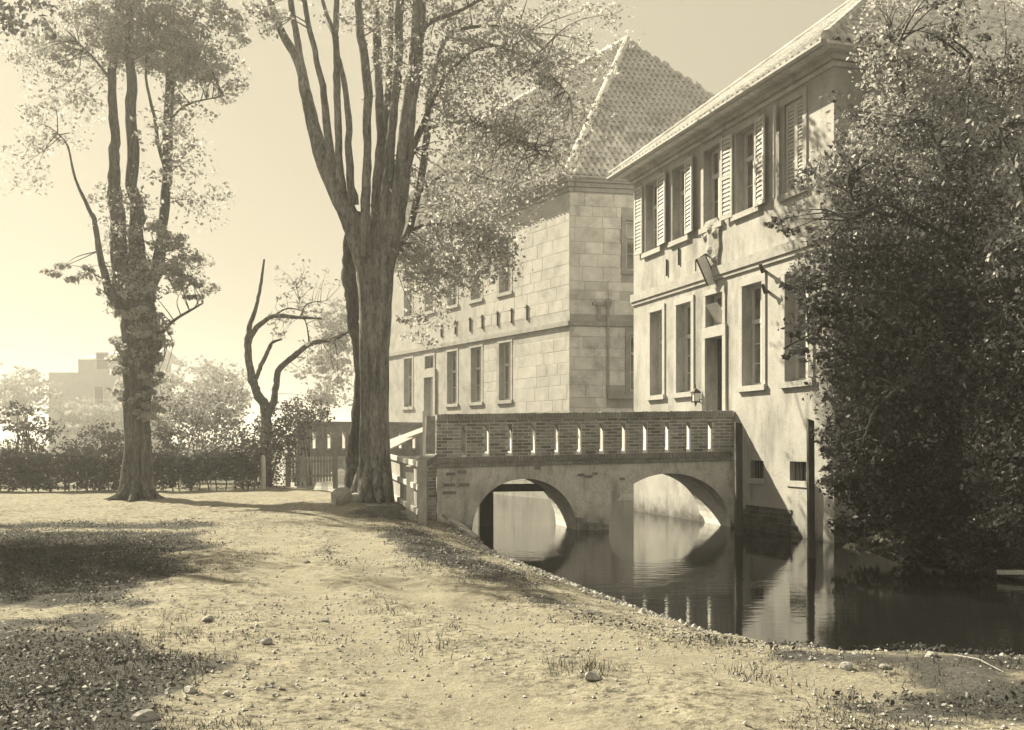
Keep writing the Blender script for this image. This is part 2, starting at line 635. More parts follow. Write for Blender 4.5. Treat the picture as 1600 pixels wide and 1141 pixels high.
at2.data.foreach_set('value', track(GX, GY).astype(np.float32).ravel())
me.materials.append(earth)
me.update(calc_edges=True)
ground = tag(link('ground', me), kind='structure')

b = MB()
b.quad((-30, 6, WATER), (40, 6, WATER), (40, 62, WATER), (-30, 62, WATER))
tag(b.build('water', water_mat), kind='structure')


# ------------------------------------------------------------------ masonry helpers
class Face:
    """A vertical wall plane: u along it, n outwards, z up."""

    def __init__(self, o, u, n):
        self.o = Vector((o[0], o[1], 0))
        self.u = Vector((u[0], u[1], 0)).normalized()
        self.n = Vector((n[0], n[1], 0)).normalized()

    def p(self, u, n, z):
        q = self.o + self.u * u + self.n * n
        return Vector((q.x, q.y, z))

    def box(self, mb, u0, u1, n0, n1, z0, z1):
        mb.hexa([self.p(u0, n1, z0), self.p(u1, n1, z0), self.p(u1, n0, z0), self.p(u0, n0, z0),
                 self.p(u0, n1, z1), self.p(u1, n1, z1), self.p(u1, n0, z1), self.p(u0, n0, z1)])

    def mat(self, u0, u1, n0, n1, z0, z1):
        """Matrix that carries the unit block (0..1 each way) onto this box."""
        M = Matrix.Identity(4)
        a, b_, c = self.u * (u1 - u0), self.n * (n1 - n0), Vector((0, 0, z1 - z0))
        o = self.p(u0, n0, z0)
        for r in range(3):
            M[r][0], M[r][1], M[r][2], M[r][3] = a[r], b_[r], c[r], o[r]
        return M

    def u_at(self, px):
        """Where the sight line of photo column px meets this wall."""
        k = (px - 800.0) / F
        # (o.x + u.x s) = k (o.y + u.y s)
        return (k * self.o.y - self.o.x) / (self.u.x - k * self.u.y)


def wall_with_holes(mb, fc, u0, u1, z0, z1, holes, depth, back=False):
    us = sorted({u0, u1, *[h[0] for h in holes], *[h[1] for h in holes]})
    zs = sorted({z0, z1, *[h[2] for h in holes], *[h[3] for h in holes]})
    us = [q for q in us if u0 - 1e-6 <= q <= u1 + 1e-6]
    for i in range(len(us) - 1):
        for j in range(len(zs) - 1):
            cu, cz = (us[i] + us[i + 1]) / 2, (zs[j] + zs[j + 1]) / 2
            if any(h[0] < cu < h[1] and h[2] < cz < h[3] for h in holes):
                continue
            mb.quad(fc.p(us[i], 0, zs[j]), fc.p(us[i + 1], 0, zs[j]), fc.p(us[i + 1], 0, zs[j + 1]), fc.p(us[i], 0, zs[j + 1]))
    for h in holes:
        a, b_, c, d = h[:4]
        for e in (((a, c), (a, d)), ((b_, d), (b_, c)), ((a, d), (b_, d)), ((b_, c), (a, c))):
            (p0, q0), (p1, q1) = e
            mb.quad(fc.p(p0, 0, q0), fc.p(p1, 0, q1), fc.p(p1, -depth, q1), fc.p(p0, -depth, q0))


def unit_block(name, mat, ch=0.06):
    """A block 0..1 with its outer (n = 1) edges chamfered: 12 to 20 triangles."""
    b_ = MB()
    c = ch
    back = [(0, 0, 0), (1, 0, 0), (1, 0, 1), (0, 0, 1)]
    mid = [(0, 0.8, 0), (1, 0.8, 0), (1, 0.8, 1), (0, 0.8, 1)]
    fr = [(c * 0.4, 1, c), (1 - c * 0.4, 1, c), (1 - c * 0.4, 1, 1 - c), (c * 0.4, 1, 1 - c)]
    b_.v = back + mid + fr
    b_.f = [(8, 9, 10, 11)]
    for k in range(4):
        j = (k + 1) % 4
        b_.f.append((k, j, 4 + j, 4 + k))
        b_.f.append((4 + k, 4 + j, 8 + j, 8 + k))
    return b_.mesh(name, mat)


BRICK = unit_block('brick', brick, 0.1)
STONE = unit_block('stone_block', ashlar, 0.035)


def place(mesh, mats, name, parent, limit=300, rest_name=None):
    """The first `limit` pieces as objects of their own, the rest joined into one part."""
    for M in mats[:limit]:
        link(name, mesh, parent, M)
    rest = mats[limit:]
    if rest:
        base = np.array([v.co[:] for v in mesh.vertices])
        fs = [tuple(p.vertices) for p in mesh.polygons]
        vv, ff = [], []
        for M in rest:
            A = np.array(M)
            k = len(vv)
            vv.extend((base @ A[:3, :3].T + A[:3, 3]).tolist())
            ff.extend([tuple(i + k for i in f) for f in fs])
        me_ = bpy.data.meshes.new(rest_name)
        me_.from_pydata(vv, [], ff)
        me_.materials.append(mesh.materials[0])
        tag(link(rest_name, me_, parent), kind='stuff')


def window(fc, root, u0, u1, z0, z1, depth, transom=0.66, cols=2, rows=(1, 2), surround=0.13, proud=0.03, frame=paint_wood, sur_mat=frame_stone, name='window', sill=True, fw=0.07):
    """Timber window in an opening: frame with mullion and transom, one pane per light, stone surround, sill."""
    b_ = MB()
    n0, n1 = -depth + 0.02, -depth + 0.09
    fc.box(b_, u0, u0 + fw, n0, n1, z0, z1)
    fc.box(b_, u1 - fw, u1, n0, n1, z0, z1)
    fc.box(b_, u0 + fw, u1 - fw, n0, n1, z0, z0 + fw)
    fc.box(b_, u0 + fw, u1 - fw, n0, n1, z1 - fw, z1)
    um = (u0 + u1) / 2
    zt = z0 + (z1 - z0) * transom
    fc.box(b_, u0 + fw, u1 - fw, n0, n1 + 0.02, zt - 0.05, zt + 0.05)
    fc.box(b_, um - 0.045, um + 0.045, n0, n1 + 0.012, z0 + fw, zt - 0.05)
    fc.box(b_, um - 0.045, um + 0.045, n0, n1 + 0.012, zt + 0.05, z1 - fw)
    wn_ = b_.build(name, frame, root)
    ranges = [(u0 + fw, um - 0.045), (um + 0.045, u1 - fw)]
    low = (z0 + fw, zt - 0.05)
    high = (zt + 0.05, z1 - fw)
    for ua, ub in ranges:
        for (za, zb), nr in ((low, rows[1]), (high, rows[0])):
            bars = MB()
            hh = (zb - za) / nr
            for k in range(nr):
                g = MB()
                fc.box(g, ua, ub, n0 + 0.01, n0 + 0.02, za + k * hh + (0.013 if k else 0), za + (k + 1) * hh - (0.013 if k < nr - 1 else 0))
                g.build('pane', glass, wn_)
                if k:
                    fc.box(bars, ua, ub, n0 + 0.005, n1 - 0.02, za + k * hh - 0.013, za + k * hh + 0.013)
            if bars.v:
                bars.build('glazing_bar', frame, wn_)
    if surround:
        s = MB()
        w_ = surround
        fc.box(s, u0 - w_, u0, 0.002, proud, z0 - 0.001, z1)
        fc.box(s, u1, u1 + w_, 0.002, proud, z0 - 0.001, z1)
        fc.box(s, u0 - w_, u1 + w_, 0.002, proud + 0.004, z1, z1 + w_)
        s.build('surround', sur_mat, wn_)
    if sill:
        s = MB()
        fc.box(s, u0 - surround - 0.03, u1 + surround + 0.03, -depth + 0.09, proud + 0.05, z0 - 0.13, z0 - 0.002)
        s.build('sill', sur_mat, wn_)
    return wn_


def pantile():
    b_ = MB()
    n = 6
    rows_ = []
    for y, dz in ((0.0, 0.035), (1.0, 0.0)):
        rr = []
        for k in range(n):
            x = k / (n - 1)
            z = 0.045 * math.sin(x * 2 * math.pi - 0.6) + dz
            rr.append((x * 0.245, y * 0.36, z))
        rows_.append(rr)
    b_.v = rows_[0] + rows_[1] + [(x, y, z - 0.03) for (x, y, z) in rows_[0]]
    for k in range(n - 1):
        b_.f.append((k, k + 1, n + k + 1, n + k))
        b_.f.append((2 * n + k, 2 * n + k + 1, k + 1, k))
    return b_.mesh('roof_tile', tile_mat)


TILE = pantile()


def tile_slope(a, b_, c, d):
    """Tile matrices over the roof plane a-b (eaves) to d-c (top). Ordered by distance from the lens."""
    a, b_, c, d = map(Vector, (a, b_, c, d))
    e = (b_ - a).normalized()
    nrm = (b_ - a).cross(d - a).normalized()
    if nrm.z < 0:
        nrm = -nrm
    s = nrm.cross(e).normalized()
    if s.z < 0:
        s = -s
    H = (d - a).dot(s)
    out_ = []
    rr = 0
    v_ = -0.02
    while v_ < H - 0.1:
        f = (v_ + 0.15) / H
        ua = (a + (d - a) * f - a).dot(e)
        ub = (b_ + (c - b_) * f - a).dot(e)
        u = ua + 0.02
        while u < ub - 0.12:
            o = a + e * u + s * v_ + nrm * (0.03 + random.uniform(-0.004, 0.006))
            M = Matrix.Identity(4)
            tw = random.gauss(0, 0.025)
            ex, sx = (e + s * tw).normalized(), (s - e * tw).normalized()
            for r in range(3):
                M[r][0], M[r][1], M[r][2], M[r][3] = ex[r], sx[r], nrm[r], o[r]
            out_.append(M)
            u += 0.22
        v_ += 0.30
        rr += 1
    return out_


# ------------------------------------------------------------------ the near manor wing (plastered house at the right)
HU = Vector((0.292, -0.956)).normalized()              # along its front, towards the lens
HN = Vector((-0.956, -0.292)).normalized()
H0 = Vector((3.51, 29.54))
HL = 9.75
HW = 10.5
front = Face(H0, HU, HN)
house = thing('manor_house', (H0.x + HU.x * 5, H0.y + HU.y * 5, WATER), 'plastered two storey manor house with louvred shutters rising from the moat', 'house')


def uu(px):
    return front.u_at(px)


LOW = [(uu(1017), uu(1036)), (uu(1058), uu(1081)), (uu(1161), uu(1192)), (uu(1228), uu(1266))]
UP = [(uu(1010), uu(1031)), (uu(1052), uu(1074)), (uu(1101), uu(1126)), (uu(1152), uu(1183)), (uu(1226), uu(1256))]
ZL0, ZL1, ZU0, ZU1 = 2.87, 5.17, 6.88, 8.78
DOOR = (uu(1104), uu(1131))
CELL = [(uu(1173), uu(1193), 0.77, 1.17), (uu(1234), uu(1260), 0.77, 1.18)]
holes = [(a, c, ZL0, ZL1) for a, c in LOW] + [(a, c, ZU0, ZU1) for a, c in UP]
holes += [(DOOR[0], DOOR[1], 1.32, 4.14), (DOOR[0], DOOR[1] - 0.02, 4.42, 5.19)]
holes += CELL
b = MB()
wall_with_holes(b, front, 0, HL, -1.3, 9.25, holes, 0.34)
side_near = Face(front.p(HL, 0, 0), -HN, HU)
side_far = Face(front.p(0, 0, 0), -HN, -HU)
for fc in (side_near, side_far):
    b.quad(fc.p(0, 0, -1.3), fc.p(HW, 0, -1.3), fc.p(HW, 0, 9.25), fc.p(0, 0, 9.25))
b.quad(front.p(0, -HW, -1.3), front.p(HL, -HW, -1.3), front.p(HL, -HW, 9.25), front.p(0, -HW, 9.25))
b.build('wall', plaster, house)
# blind backing behind the openings
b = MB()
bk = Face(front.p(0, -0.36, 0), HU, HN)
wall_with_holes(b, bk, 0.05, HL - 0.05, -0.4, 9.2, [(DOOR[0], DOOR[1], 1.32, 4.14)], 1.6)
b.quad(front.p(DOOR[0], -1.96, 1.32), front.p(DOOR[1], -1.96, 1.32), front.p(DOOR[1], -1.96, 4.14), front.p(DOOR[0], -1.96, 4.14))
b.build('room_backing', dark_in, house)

b = MB()
front.box(b, -0.05, HL + 0.05, 0.002, 0.09, 5.60, 5.82)
front.box(b, -0.04, HL + 0.04, 0.002, 0.05, 5.50, 5.598)
side_near.box(b, 0.003, HW, 0.002, 0.085, 5.60, 5.82)
b.build('string_course', string_stone, house)
b = MB()
for k, (zz, pr) in enumerate(((9.0, 0.06), (9.12, 0.14), (9.22, 0.26))):
    front.box(b, -pr, HL + pr, -0.2, pr, zz, zz + 0.098)
    side_near.box(b, pr * 0 + 0.203, HW, -0.2, pr - 0.003, zz + 0.002, zz + 0.096)
    side_far.box(b, 0.203, HW, -0.2, pr - 0.003, zz + 0.002, zz + 0.096)
b.build('cornice', rough_mat('cornice_plaster', 0.44, 0.58, 2.5, bstr=0.3, weather=0.3), house)
# bared wet masonry at the water's edge, where the plaster has dropped off
WETB = unit_block('wet_stone_block', wet_stone, 0.08)
ca_, cb_ = uu(1160), uu(1240)
wz = -0.62
kk = 0
while wz < 0.1:
    h_ = random.uniform(0.1, 0.14)
    f_ = max(0.0, (wz + 0.3) / 0.45)
    u_ = ca_ + 0.16 * f_ + random.uniform(-0.1, 0.05)
    ue = cb_ - 0.3 * f_ + random.uniform(-0.12, 0.12)
    while u_ < ue:
        l_ = random.uniform(0.13, 0.28)
        link('wet_stone_block', WETB, house, front.mat(u_, u_ + l_ - 0.012, -0.02, random.uniform(0.008, 0.03), wz, wz + h_ - 0.012))
        u_ += l_
    wz += h_

for a, c in LOW:
    window(front, house, a, c, ZL0, ZL1, 0.32, 0.64, 2, (1, 3), 0.15, 0.035)
for a, c in UP[:4]:
    window(front, house, a, c, ZU0, ZU1, 0.28, 0.66, 2, (1, 2), 0.14, 0.035)
window(front, house, DOOR[0], DOOR[1] - 0.02, 4.42, 5.19, 0.3, 0.6, 2, (1, 1), 0.13, 0.035, name='transom_window', sill=False)
# rain-hood on the transom: small tilted casement standing open
b = MB()
um = (DOOR[0] + DOOR[1]) / 2
b.hexa([front.p(um - 0.3, -0.2, 4.5), front.p(um + 0.25, -0.2, 4.5), front.p(um + 0.25, -0.23, 4.5), front.p(um - 0.3, -0.23, 4.5),
        front.p(um - 0.3, 0.1, 4.95), front.p(um + 0.25, 0.1, 4.95), front.p(um + 0.25, 0.07, 4.95), front.p(um - 0.3, 0.07, 4.95)])
b.build('open_casement', paint_wood, house)
# door: stone surround, half open leaf darkened to carry the hall's shade
b = MB()
front.box(b, DOOR[0] - 0.16, DOOR[0], 0.002, 0.05, 1.32, 4.14)
front.box(b, DOOR[1], DOOR[1] + 0.16, 0.002, 0.05, 1.32, 4.14)
front.box(b, DOOR[0] - 0.16, DOOR[1] + 0.16, 0.002, 0.055, 4.14, 4.40)
front.box(b, DOOR[0] - 0.25, DOOR[1] + 0.25, -0.3, 0.09, 1.18, 1.318)
b.build('door_surround', frame_stone, house)
b = MB()
front.box(b, DOOR[0] + 0.01, DOOR[0] + 0.06, -1.1, -0.3, 1.33, 4.12)
for k in range(3):
    front.box(b, DOOR[0] + 0.061, DOOR[0] + 0.08, -1.0, -0.42, 1.5 + k * 0.9, 2.25 + k * 0.9)
dr = b.build('door', dark_wood, house)
b = MB()
front.box(b, DOOR[0] + 0.08, DOOR[0] + 0.13, -1.04, -1.0, 2.4, 2.52)
b.build('handle', iron, dr)
b = MB()
front.box(b, DOOR[0] + 0.62, DOOR[1] - 0.02, -0.34, -0.31, 1.33, 4.12)
b.build('dark_door_leaf', dark_wood, house)  # dark colour stands in for the unlit hall
# cellar windows with iron bars
for a, c, z0, z1 in CELL:
    g = MB()
    front.box(g, a, c, -0.32, -0.31, z0, z1)
    cw = g.build('cellar_window', dark_in, house)
    for k in range(5):
        g = MB()
        ub = a + (c - a) * (k + 0.5) / 5
        g.tube([front.p(ub, -0.1, z0 + 0.001), front.p(ub, -0.1, z1 - 0.001)], [0.012, 0.012], 6)
        g.build('bar', iron, cw)
    g = MB()
    front.box(g, a - 0.1, c + 0.1, 0.002, 0.03, z0 - 0.12, z0 - 0.002)
    g.build('sill', frame_stone, cw)

# shutters
SLAT = unit_block('slat', shutter_wood, 0.1)


def shutter(u0, u1, z0, z1, n=0.05, ang=0.0, hinge='l', mat=shutter_wood, nslat=16):
    """Louvred shutter leaf against the wall or swung out by ang around its hinge."""
    ho = front.p(u0 if hinge == 'l' else u1, n, 0)
    wd = u1 - u0
    du = front.u * (1 if hinge == 'l' else -1)
    ca, sa = math.cos(ang), math.sin(ang)
    d_ = du * ca + front.n * sa
    nn = front.n * ca - du * sa
    fc = Face((ho.x, ho.y), (d_.x, d_.y), (nn.x, nn.y))
    b_ = MB()
    fc.box(b_, 0, 0.07, 0, 0.045, z0, z1)
    fc.box(b_, wd - 0.07, wd, 0, 0.045, z0, z1)
    zm = (z0 + z1) / 2
    for za, zb in ((z0, z0 + 0.09), (zm - 0.04, zm + 0.04), (z1 - 0.09, z1)):
        fc.box(b_, 0.07, wd - 0.07, 0.002, 0.043, za, zb)
    sh = b_.build('shutter', mat, house)
    for half in ((z0 + 0.09, zm - 0.04), (zm + 0.04, z1 - 0.09)):
        k_n = nslat // 2
        for k in range(k_n):
            zc = half[0] + (half[1] - half[0]) * (k + 0.1) / k_n
            M = Matrix.Identity(4)
            h_ = (half[1] - half[0]) / k_n * 0.95
            a_ = fc.u * (wd - 0.144)
            vb = fc.n * 0.012 + Vector((0, 0, 0.004))
            vc = Vector((0, 0, h_)) - fc.n * 0.028
            o = fc.p(0.072, 0.03, zc)
            for r in range(3):
                M[r][0], M[r][1], M[r][2], M[r][3] = a_[r], vb[r], vc[r], o[r]
            link('slat', SLAT, sh, M)
    return sh


sw = lambda k: (UP[k][1] - UP[k][0]) * 0.52
shutter(UP[0][0] - 0.12 - sw(0), UP[0][0] - 0.12, 6.9, 8.8, hinge='r', ang=0.06)
shutter(UP[0][1] + 0.02, UP[0][1] + 0.02 + sw(0) * 1.3, 6.9, 8.8, ang=0.10)
shutter(UP[1][1] + 0.02, UP[1][1] + 0.02 + sw(1) * 1.2, 6.9, 8.8, ang=0.12)
shutter(UP[3][0] - 0.1 - sw(3), UP[3][0] - 0.1, 6.85, 8.8, hinge='r', ang=0.10)
shutter(UP[3][1] + 0.04, UP[3][1] + 0.04 + sw(3) * 1.0, 6.85, 8.8, ang=0.10)
u5a, u5b = UP[4]
um5 = (u5a + u5b) / 2
shutter(u5a - 0.3, u5a - 0.02, 6.85, 8.8, hinge='l', ang=0.5)
shutter(u5a, um5 - 0.003, ZU0, ZU1, n=-0.08, nslat=20)
shutter(um5 + 0.003, u5b, ZU0, ZU1, n=-0.08, nslat=20)
b = MB()
front.box(b, u5a - 0.14, u5a, 0.002, 0.035, ZU0 - 0.001, ZU1)
front.box(b, u5b, u5b + 0.14, 0.002, 0.035, ZU0 - 0.001, ZU1)
front.box(b, u5a - 0.14, u5b + 0.14, 0.002, 0.04, ZU1, ZU1 + 0.14)
front.box(b, u5a - 0.17, u5b + 0.17, -0.05, 0.08, ZU0 - 0.13, ZU0 - 0.002)
b.build('window_surround', frame_stone, house)

# carved coat of arms over the door
uc0, uc1 = uu(1100), uu(1128)
b = MB()
prof = [(0.0, 5.83), (0.12, 5.83), (0.16, 6.05), (0.05, 6.3), (0.1, 6.6), (0.02, 6.85), (0.2, 7.0)]
ucc = (uc0 + uc1) / 2
pts_l = [front.p(uc0 + q, 0.06, z) for q, z in prof]
pts_r = [front.p(uc1 - q * 0.8, 0.06, z) for q, z in prof]
for k in range(len(prof) - 1):
    zz0, zz1 = prof[k][1], prof[k + 1][1]
    ml0 = front.p(ucc, 0.11, zz0)
    ml1 = front.p(ucc, 0.11 if k < 4 else 0.08, zz1)
    b.quad(pts_l[k], ml0, ml1, pts_l[k + 1])
    b.quad(ml0, pts_r[k], pts_r[k + 1], ml1)
    b.quad(front.p(uc0 + prof[k][0], 0, zz0), pts_l[k], pts_l[k + 1], front.p(uc0 + prof[k + 1][0], 0, zz1))
    b.quad(pts_r[k], front.p(uc1 - prof[k][0] * 0.8, 0, zz0), front.p(uc1 - prof[k + 1][0] * 0.8, 0, zz1), pts_r[k + 1])
for (q, z, r_) in ((0.0, 6.25, 0.2), (-0.22, 6.6, 0.12), (0.22, 6.62, 0.12), (0.0, 6.75, 0.15), (-0.2, 6.0, 0.1), (0.2, 6.0, 0.1)):
    cc = front.p(ucc + q, 0.13, z)
    ring = []
    for k in range(8):
        an = k * math.pi / 4
        ring.append(front.p(ucc + q + r_ * math.cos(an), 0.07, z + r_ * 1.2 * math.sin(an)))
    tip = front.p(ucc + q, 0.16, z)
    for k in range(8):
        b.poly([ring[k], ring[(k + 1) % 8], tip])
b.build('coat_of_arms', carved, house)

# wall anchors (iron ties)
for px, z in ((1043, 6.25), (1062, 6.42)):
    b = MB()
    u_ = uu(px)
    b.bar(front.p(u_, 0.03, z - 0.22), front.p(u_, 0.03, z + 0.22), 0.04, 0.04, (1, 0, 0))
    b.build('wall_anchor', iron, house)
# gutter brackets with tufts of iron work beside the right window
for px, py in ((1201, 424), (1205, 456)):
    u_ = uu(px)
    d_ = front.p(u_, 0, 0).y
    z = EYE - (py - HOR) * d_ / F
    b = MB()
    b.bar(front.p(u_ - 0.1, 0.0, z), front.p(u_ + 0.1, 0.25, z + 0.05), 0.05, 0.05)
    b.bar(front.p(u_ + 0.02, 0.16, z - 0.04), front.p(u_ + 0.12, 0.28, z + 0.13), 0.06, 0.05)
    b.build('shutter_hook', iron, house)

# roof with bell-cast eaves
EO, EZ = 0.5, 9.3
RH = 4.4


def fp(u, n, z):
    return front.p(u, n, z)


e_fl, e_fr = fp(-EO, EO, EZ), fp(HL + EO, EO, EZ)
e_bl, e_br = fp(-EO, -HW - EO, EZ), fp(HL + EO, -HW - EO, EZ)
hip = HW / 2 + EO
r_l, r_r = fp(hip - EO - 0.8, -HW / 2, EZ + RH), fp(HL - hip + EO + 0.8, -HW / 2, EZ + RH)
b = MB()
b.quad(e_fl, e_fr, r_r, r_l)
b.quad(e_br, e_bl, r_l, r_r)
b.poly([e_bl, e_fl, r_l])
b.poly([e_fr, e_br, r_r])
b.quad(e_fl - Vector((0, 0, 0.06)), e_bl - Vector((0, 0, 0.06)), e_br - Vector((0, 0, 0.06)), e_fr - Vector((0, 0, 0.06)))
b.quad(e_fl - Vector((0, 0, 0.06)), e_fr - Vector((0, 0, 0.06)), e_fr, e_fl)
b.quad(e_fr - Vector((0, 0, 0.06)), e_br - Vector((0, 0, 0.06)), e_br, e_fr)
b.quad(e_bl - Vector((0, 0, 0.06)), e_fl - Vector((0, 0, 0.06)), e_fl, e_bl)
roof = b.build('roof', tile_mat, house)
tl = tile_slope(e_fl, e_fr, r_r, r_l)
tl += tile_slope(e_fr, e_br, r_r, r_r)
tl.sort(key=lambda M: (M.translation - Vector((0, 0, EYE))).length + (0 if M.translation.x / M.translation.y < 0.36 else 100))
place(TILE, tl, 'roof_tile', roof, 180, 'tiling')
b = MB()
for a_, c_ in ((e_fl, r_l), (e_fr, r_r), (r_l, r_r)):
    n_ = int((c_ - a_).length / 0.38)
    for k in range(n_):
        p0 = a_.lerp(c_, k / n_) + Vector((0, 0, 0.06))
        p1 = a_.lerp(c_, (k + 1.12) / n_) + Vector((0, 0, 0.075))
        b.tube([p0, p1], [0.125, 0.105], 8)
tag(b.build('ridge_tiles', tile_mat, roof), kind='stuff')
b = MB()
b.tube([fp(-EO, EO + 0.07, EZ - 0.05), fp(HL + EO, EO + 0.07, EZ - 0.06)], [0.075, 0.075], 8)
b.build('gutter', string_stone, house)

# lantern on its bracket beside the door
lz0 = 2.45
lu = uu(1096)
lant = thing('wall_lantern', front.p(lu, 0.2, lz0), 'small dark iron lantern mounted on the wall beside the open house door', 'lantern')
b = MB()
b.bar(front.p(lu, 0.0, lz0 + 0.2), front.p(lu, 0.12, lz0 + 0.2), 0.03, 0.03)
b.bar(front.p(lu, 0.0, lz0 + 0.05), front.p(lu, 0.12, lz0 + 0.18), 0.025, 0.025)
b.build('bracket', iron, lant)
b = MB()
for a_, c_ in ((-1, -1), (1, -1), (1, 1), (-1, 1)):
    b.bar(front.p(lu + a_ * 0.1, 0.22 + c_ * 0.1, lz0 + 0.12), front.p(lu + a_ * 0.11, 0.22 + c_ * 0.11, lz0 + 0.42), 0.018, 0.018)
front.box(b, lu - 0.12, lu + 0.12, 0.1, 0.34, lz0 + 0.09, lz0 + 0.13)
front.box(b, lu - 0.135, lu + 0.135, 0.085, 0.355, lz0 + 0.42, lz0 + 0.46)
b.build('cage', iron, lant)
b = MB()
b.poly([front.p(lu - 0.12, 0.1, lz0 + 0.462), front.p(lu + 0.12, 0.1, lz0 + 0.462), front.p(lu, 0.22, lz0 + 0.6)])
b.poly([front.p(lu + 0.12, 0.1, lz0 + 0.462), front.p(lu + 0.12, 0.34, lz0 + 0.462), front.p(lu, 0.22, lz0 + 0.6)])
b.poly([front.p(lu + 0.12, 0.34, lz0 + 0.462), front.p(lu - 0.12, 0.34, lz0 + 0.462), front.p(lu, 0.22, lz0 + 0.6)])
b.poly([front.p(lu - 0.12, 0.34, lz0 + 0.462), front.p(lu - 0.12, 0.1, lz0 + 0.462), front.p(lu, 0.22, lz0 + 0.6)])
b.tube([front.p(lu, 0.22, lz0 + 0.58), front.p(lu, 0.22, lz0 + 0.72)], [0.018, 0.012], 6)
b.build('cap', iron, lant)
b = MB()
b.tube([front.p(lu, 0.22, lz0 + 0.09), front.p(lu, 0.22, lz0 - 0.05)], [0.05, 0.012], 6)
b.build('finial', iron, lant)
b = MB()
front.box(b, lu - 0.085, lu + 0.085, 0.135, 0.305, lz0 + 0.14, lz0 + 0.41)
b.build('glass_pane', off_white, lant)
lp = front.p(lu, 0.0, lz0 + 0.2)
for o_ in lant.children:
    o_.matrix_basis = Matrix.Translation(lp) @ Matrix.Scale(0.72, 4) @ Matrix.Translation(-lp)

# the long board hung slantwise over the door with its iron arm
bd = thing('hanging_board', front.p(uu(1108), 0.6, 5.2), 'long pale board hanging aslant from an iron arm above the house door', 'board')
b = MB()
dd = front.p(uu(1105), 0, 0).y - 0.4
A, B_ = at(1095, 402, dd), at(1113, 444, dd)
axv = (B_ - A).normalized()
sdv = Vector((1, 0.1, 0)).normalized()
sdv = (sdv - axv * sdv.dot(axv)).normalized() * 0.105
nv = axv.cross(sdv).normalized() * 0.02
b.hexa([A - sdv - nv, A + sdv - nv, A + sdv + nv, A - sdv + nv, B_ - sdv - nv, B_ + sdv - nv, B_ + sdv + nv, B_ - sdv + nv])
b.build('board', off_white, bd)
b = MB()
for s_ in (-1, 1):
    b.bar(A + sdv * s_ * 1.04, B_ + sdv * s_ * 1.04, 0.03, 0.06)
b.build('edging', dark_wood, bd)
b = MB()
c0 = at(1087, 424, dd)
c1 = at(1087, 407, dd)
c2 = at(1103, 397, dd)
wallp = front.p(uu(1106), 0.0, c2.z)
b.tube([c0, c1, c2, wallp], [0.016, 0.02, 0.022, 0.022], 6)
b.build('arm', iron, bd)

# ------------------------------------------------------------------ the far wing (sandstone building behind the bridge)
L0 = Vector((1.935, 34.4))
LU = Vector((-0.5105, 0.86)).normalized()
LN = Vector((-0.86, -0.5105)).normalized()
LL, LW = 17.6, 10.0
SU = Vector((0.983, 0.182)).normalized()
SN = Vector((0.182, -0.983)).normalized()
lf = Face(L0, LU, LN)
ls = Face(L0, SU, SN)
wing = thing('sandstone_wing', (L0.x - 2, L0.y + 9, WATER), 'pale sandstone manor wing with hipped tiled roof behind the brick bridge', 'building')
ul = lf.u_at
lw = []
for px in (780, 736, 699, 631.5):
    a_ = ul(px)
    lw.append((a_, a_ - 0.86))
lw = [(min(q), max(q)) for q in lw]
# the openings run towards the corner (smaller u) from their far edge
LOWL = [(a_, c_, 3.14, 5.28) for a_, c_ in lw]
UPL = [(a_, c_, 7.15, 9.25) for a_, c_ in lw] + [(ul(664) - 0.86, ul(664), 7.15, 9.25)]
dl = (ul(664.5) - 0.86, ul(664.5))
hl = LOWL + UPL + [(dl[0], dl[1], 1.5, 4.33), (dl[0], dl[1], 4.72, 5.24)]
b = MB()
wall_with_holes(b, lf, 0, LL, -1.3, 10.25, hl, 0.3)
sv = ls.u_at
wr = [(sv(978), sv(978) + 0.95, 7.4, 9.1), (sv(984), sv(984) + 0.95, 3.3, 5.2)]
wall_with_holes(b, ls, 0, LW, -1.3, 10.25, wr, 0.2)
b.quad(lf.p(LL, 0, -1.3), lf.p(LL, -LW, -1.3), lf.p(LL, -LW, 10.25), lf.p(LL, 0, 10.25))
b.build('wall', ashlar_joint, wing)
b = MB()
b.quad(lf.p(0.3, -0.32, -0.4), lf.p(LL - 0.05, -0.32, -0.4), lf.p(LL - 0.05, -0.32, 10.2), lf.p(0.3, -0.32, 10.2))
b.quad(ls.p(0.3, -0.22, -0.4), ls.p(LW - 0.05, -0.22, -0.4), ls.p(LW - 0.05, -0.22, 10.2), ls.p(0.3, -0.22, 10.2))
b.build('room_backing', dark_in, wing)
for h in LOWL:
    window(lf, wing, h[0], h[1], h[2], h[3], 0.28, 0.62, 2, (1, 2), 0.12, 0.016, sur_mat=ashlar_joint)
for h in UPL:
    window(lf, wing, h[0], h[1], h[2], h[3], 0.28, 0.62, 2, (1, 2), 0.12, 0.016, sur_mat=ashlar_joint)
window(lf, wing, dl[0], dl[1], 4.72, 5.24, 0.28, 0.99, 2, (1, 1), 0.1, 0.03, name='transom_window', sill=False, fw=0.05)
for h in wr:
    window(ls, wing, h[0], h[1], h[2], h[3], 0.18, 0.68, 2, (1, 2), 0.16, 0.035, sur_mat=string_stone)
b = MB()
lf.box(b, dl[0] - 0.2, dl[0], 0.002, 0.07, 1.5, 4.33)
lf.box(b, dl[1], dl[1] + 0.2, 0.002, 0.07, 1.5, 4.33)
lf.box(b, dl[0] - 0.2, dl[1] + 0.2, 0.002, 0.075, 4.33, 4.66)
b.build('door_surround', frame_stone, wing)
b = MB()
lf.box(b, dl[0] + 0.01, dl[1] - 0.01, -0.27, -0.22, 1.5, 4.32)
b.build('door', paint_wood, wing)
b = MB()
lf.box(b, -0.03, LL, 0.002, 0.08, 5.5, 5.66)
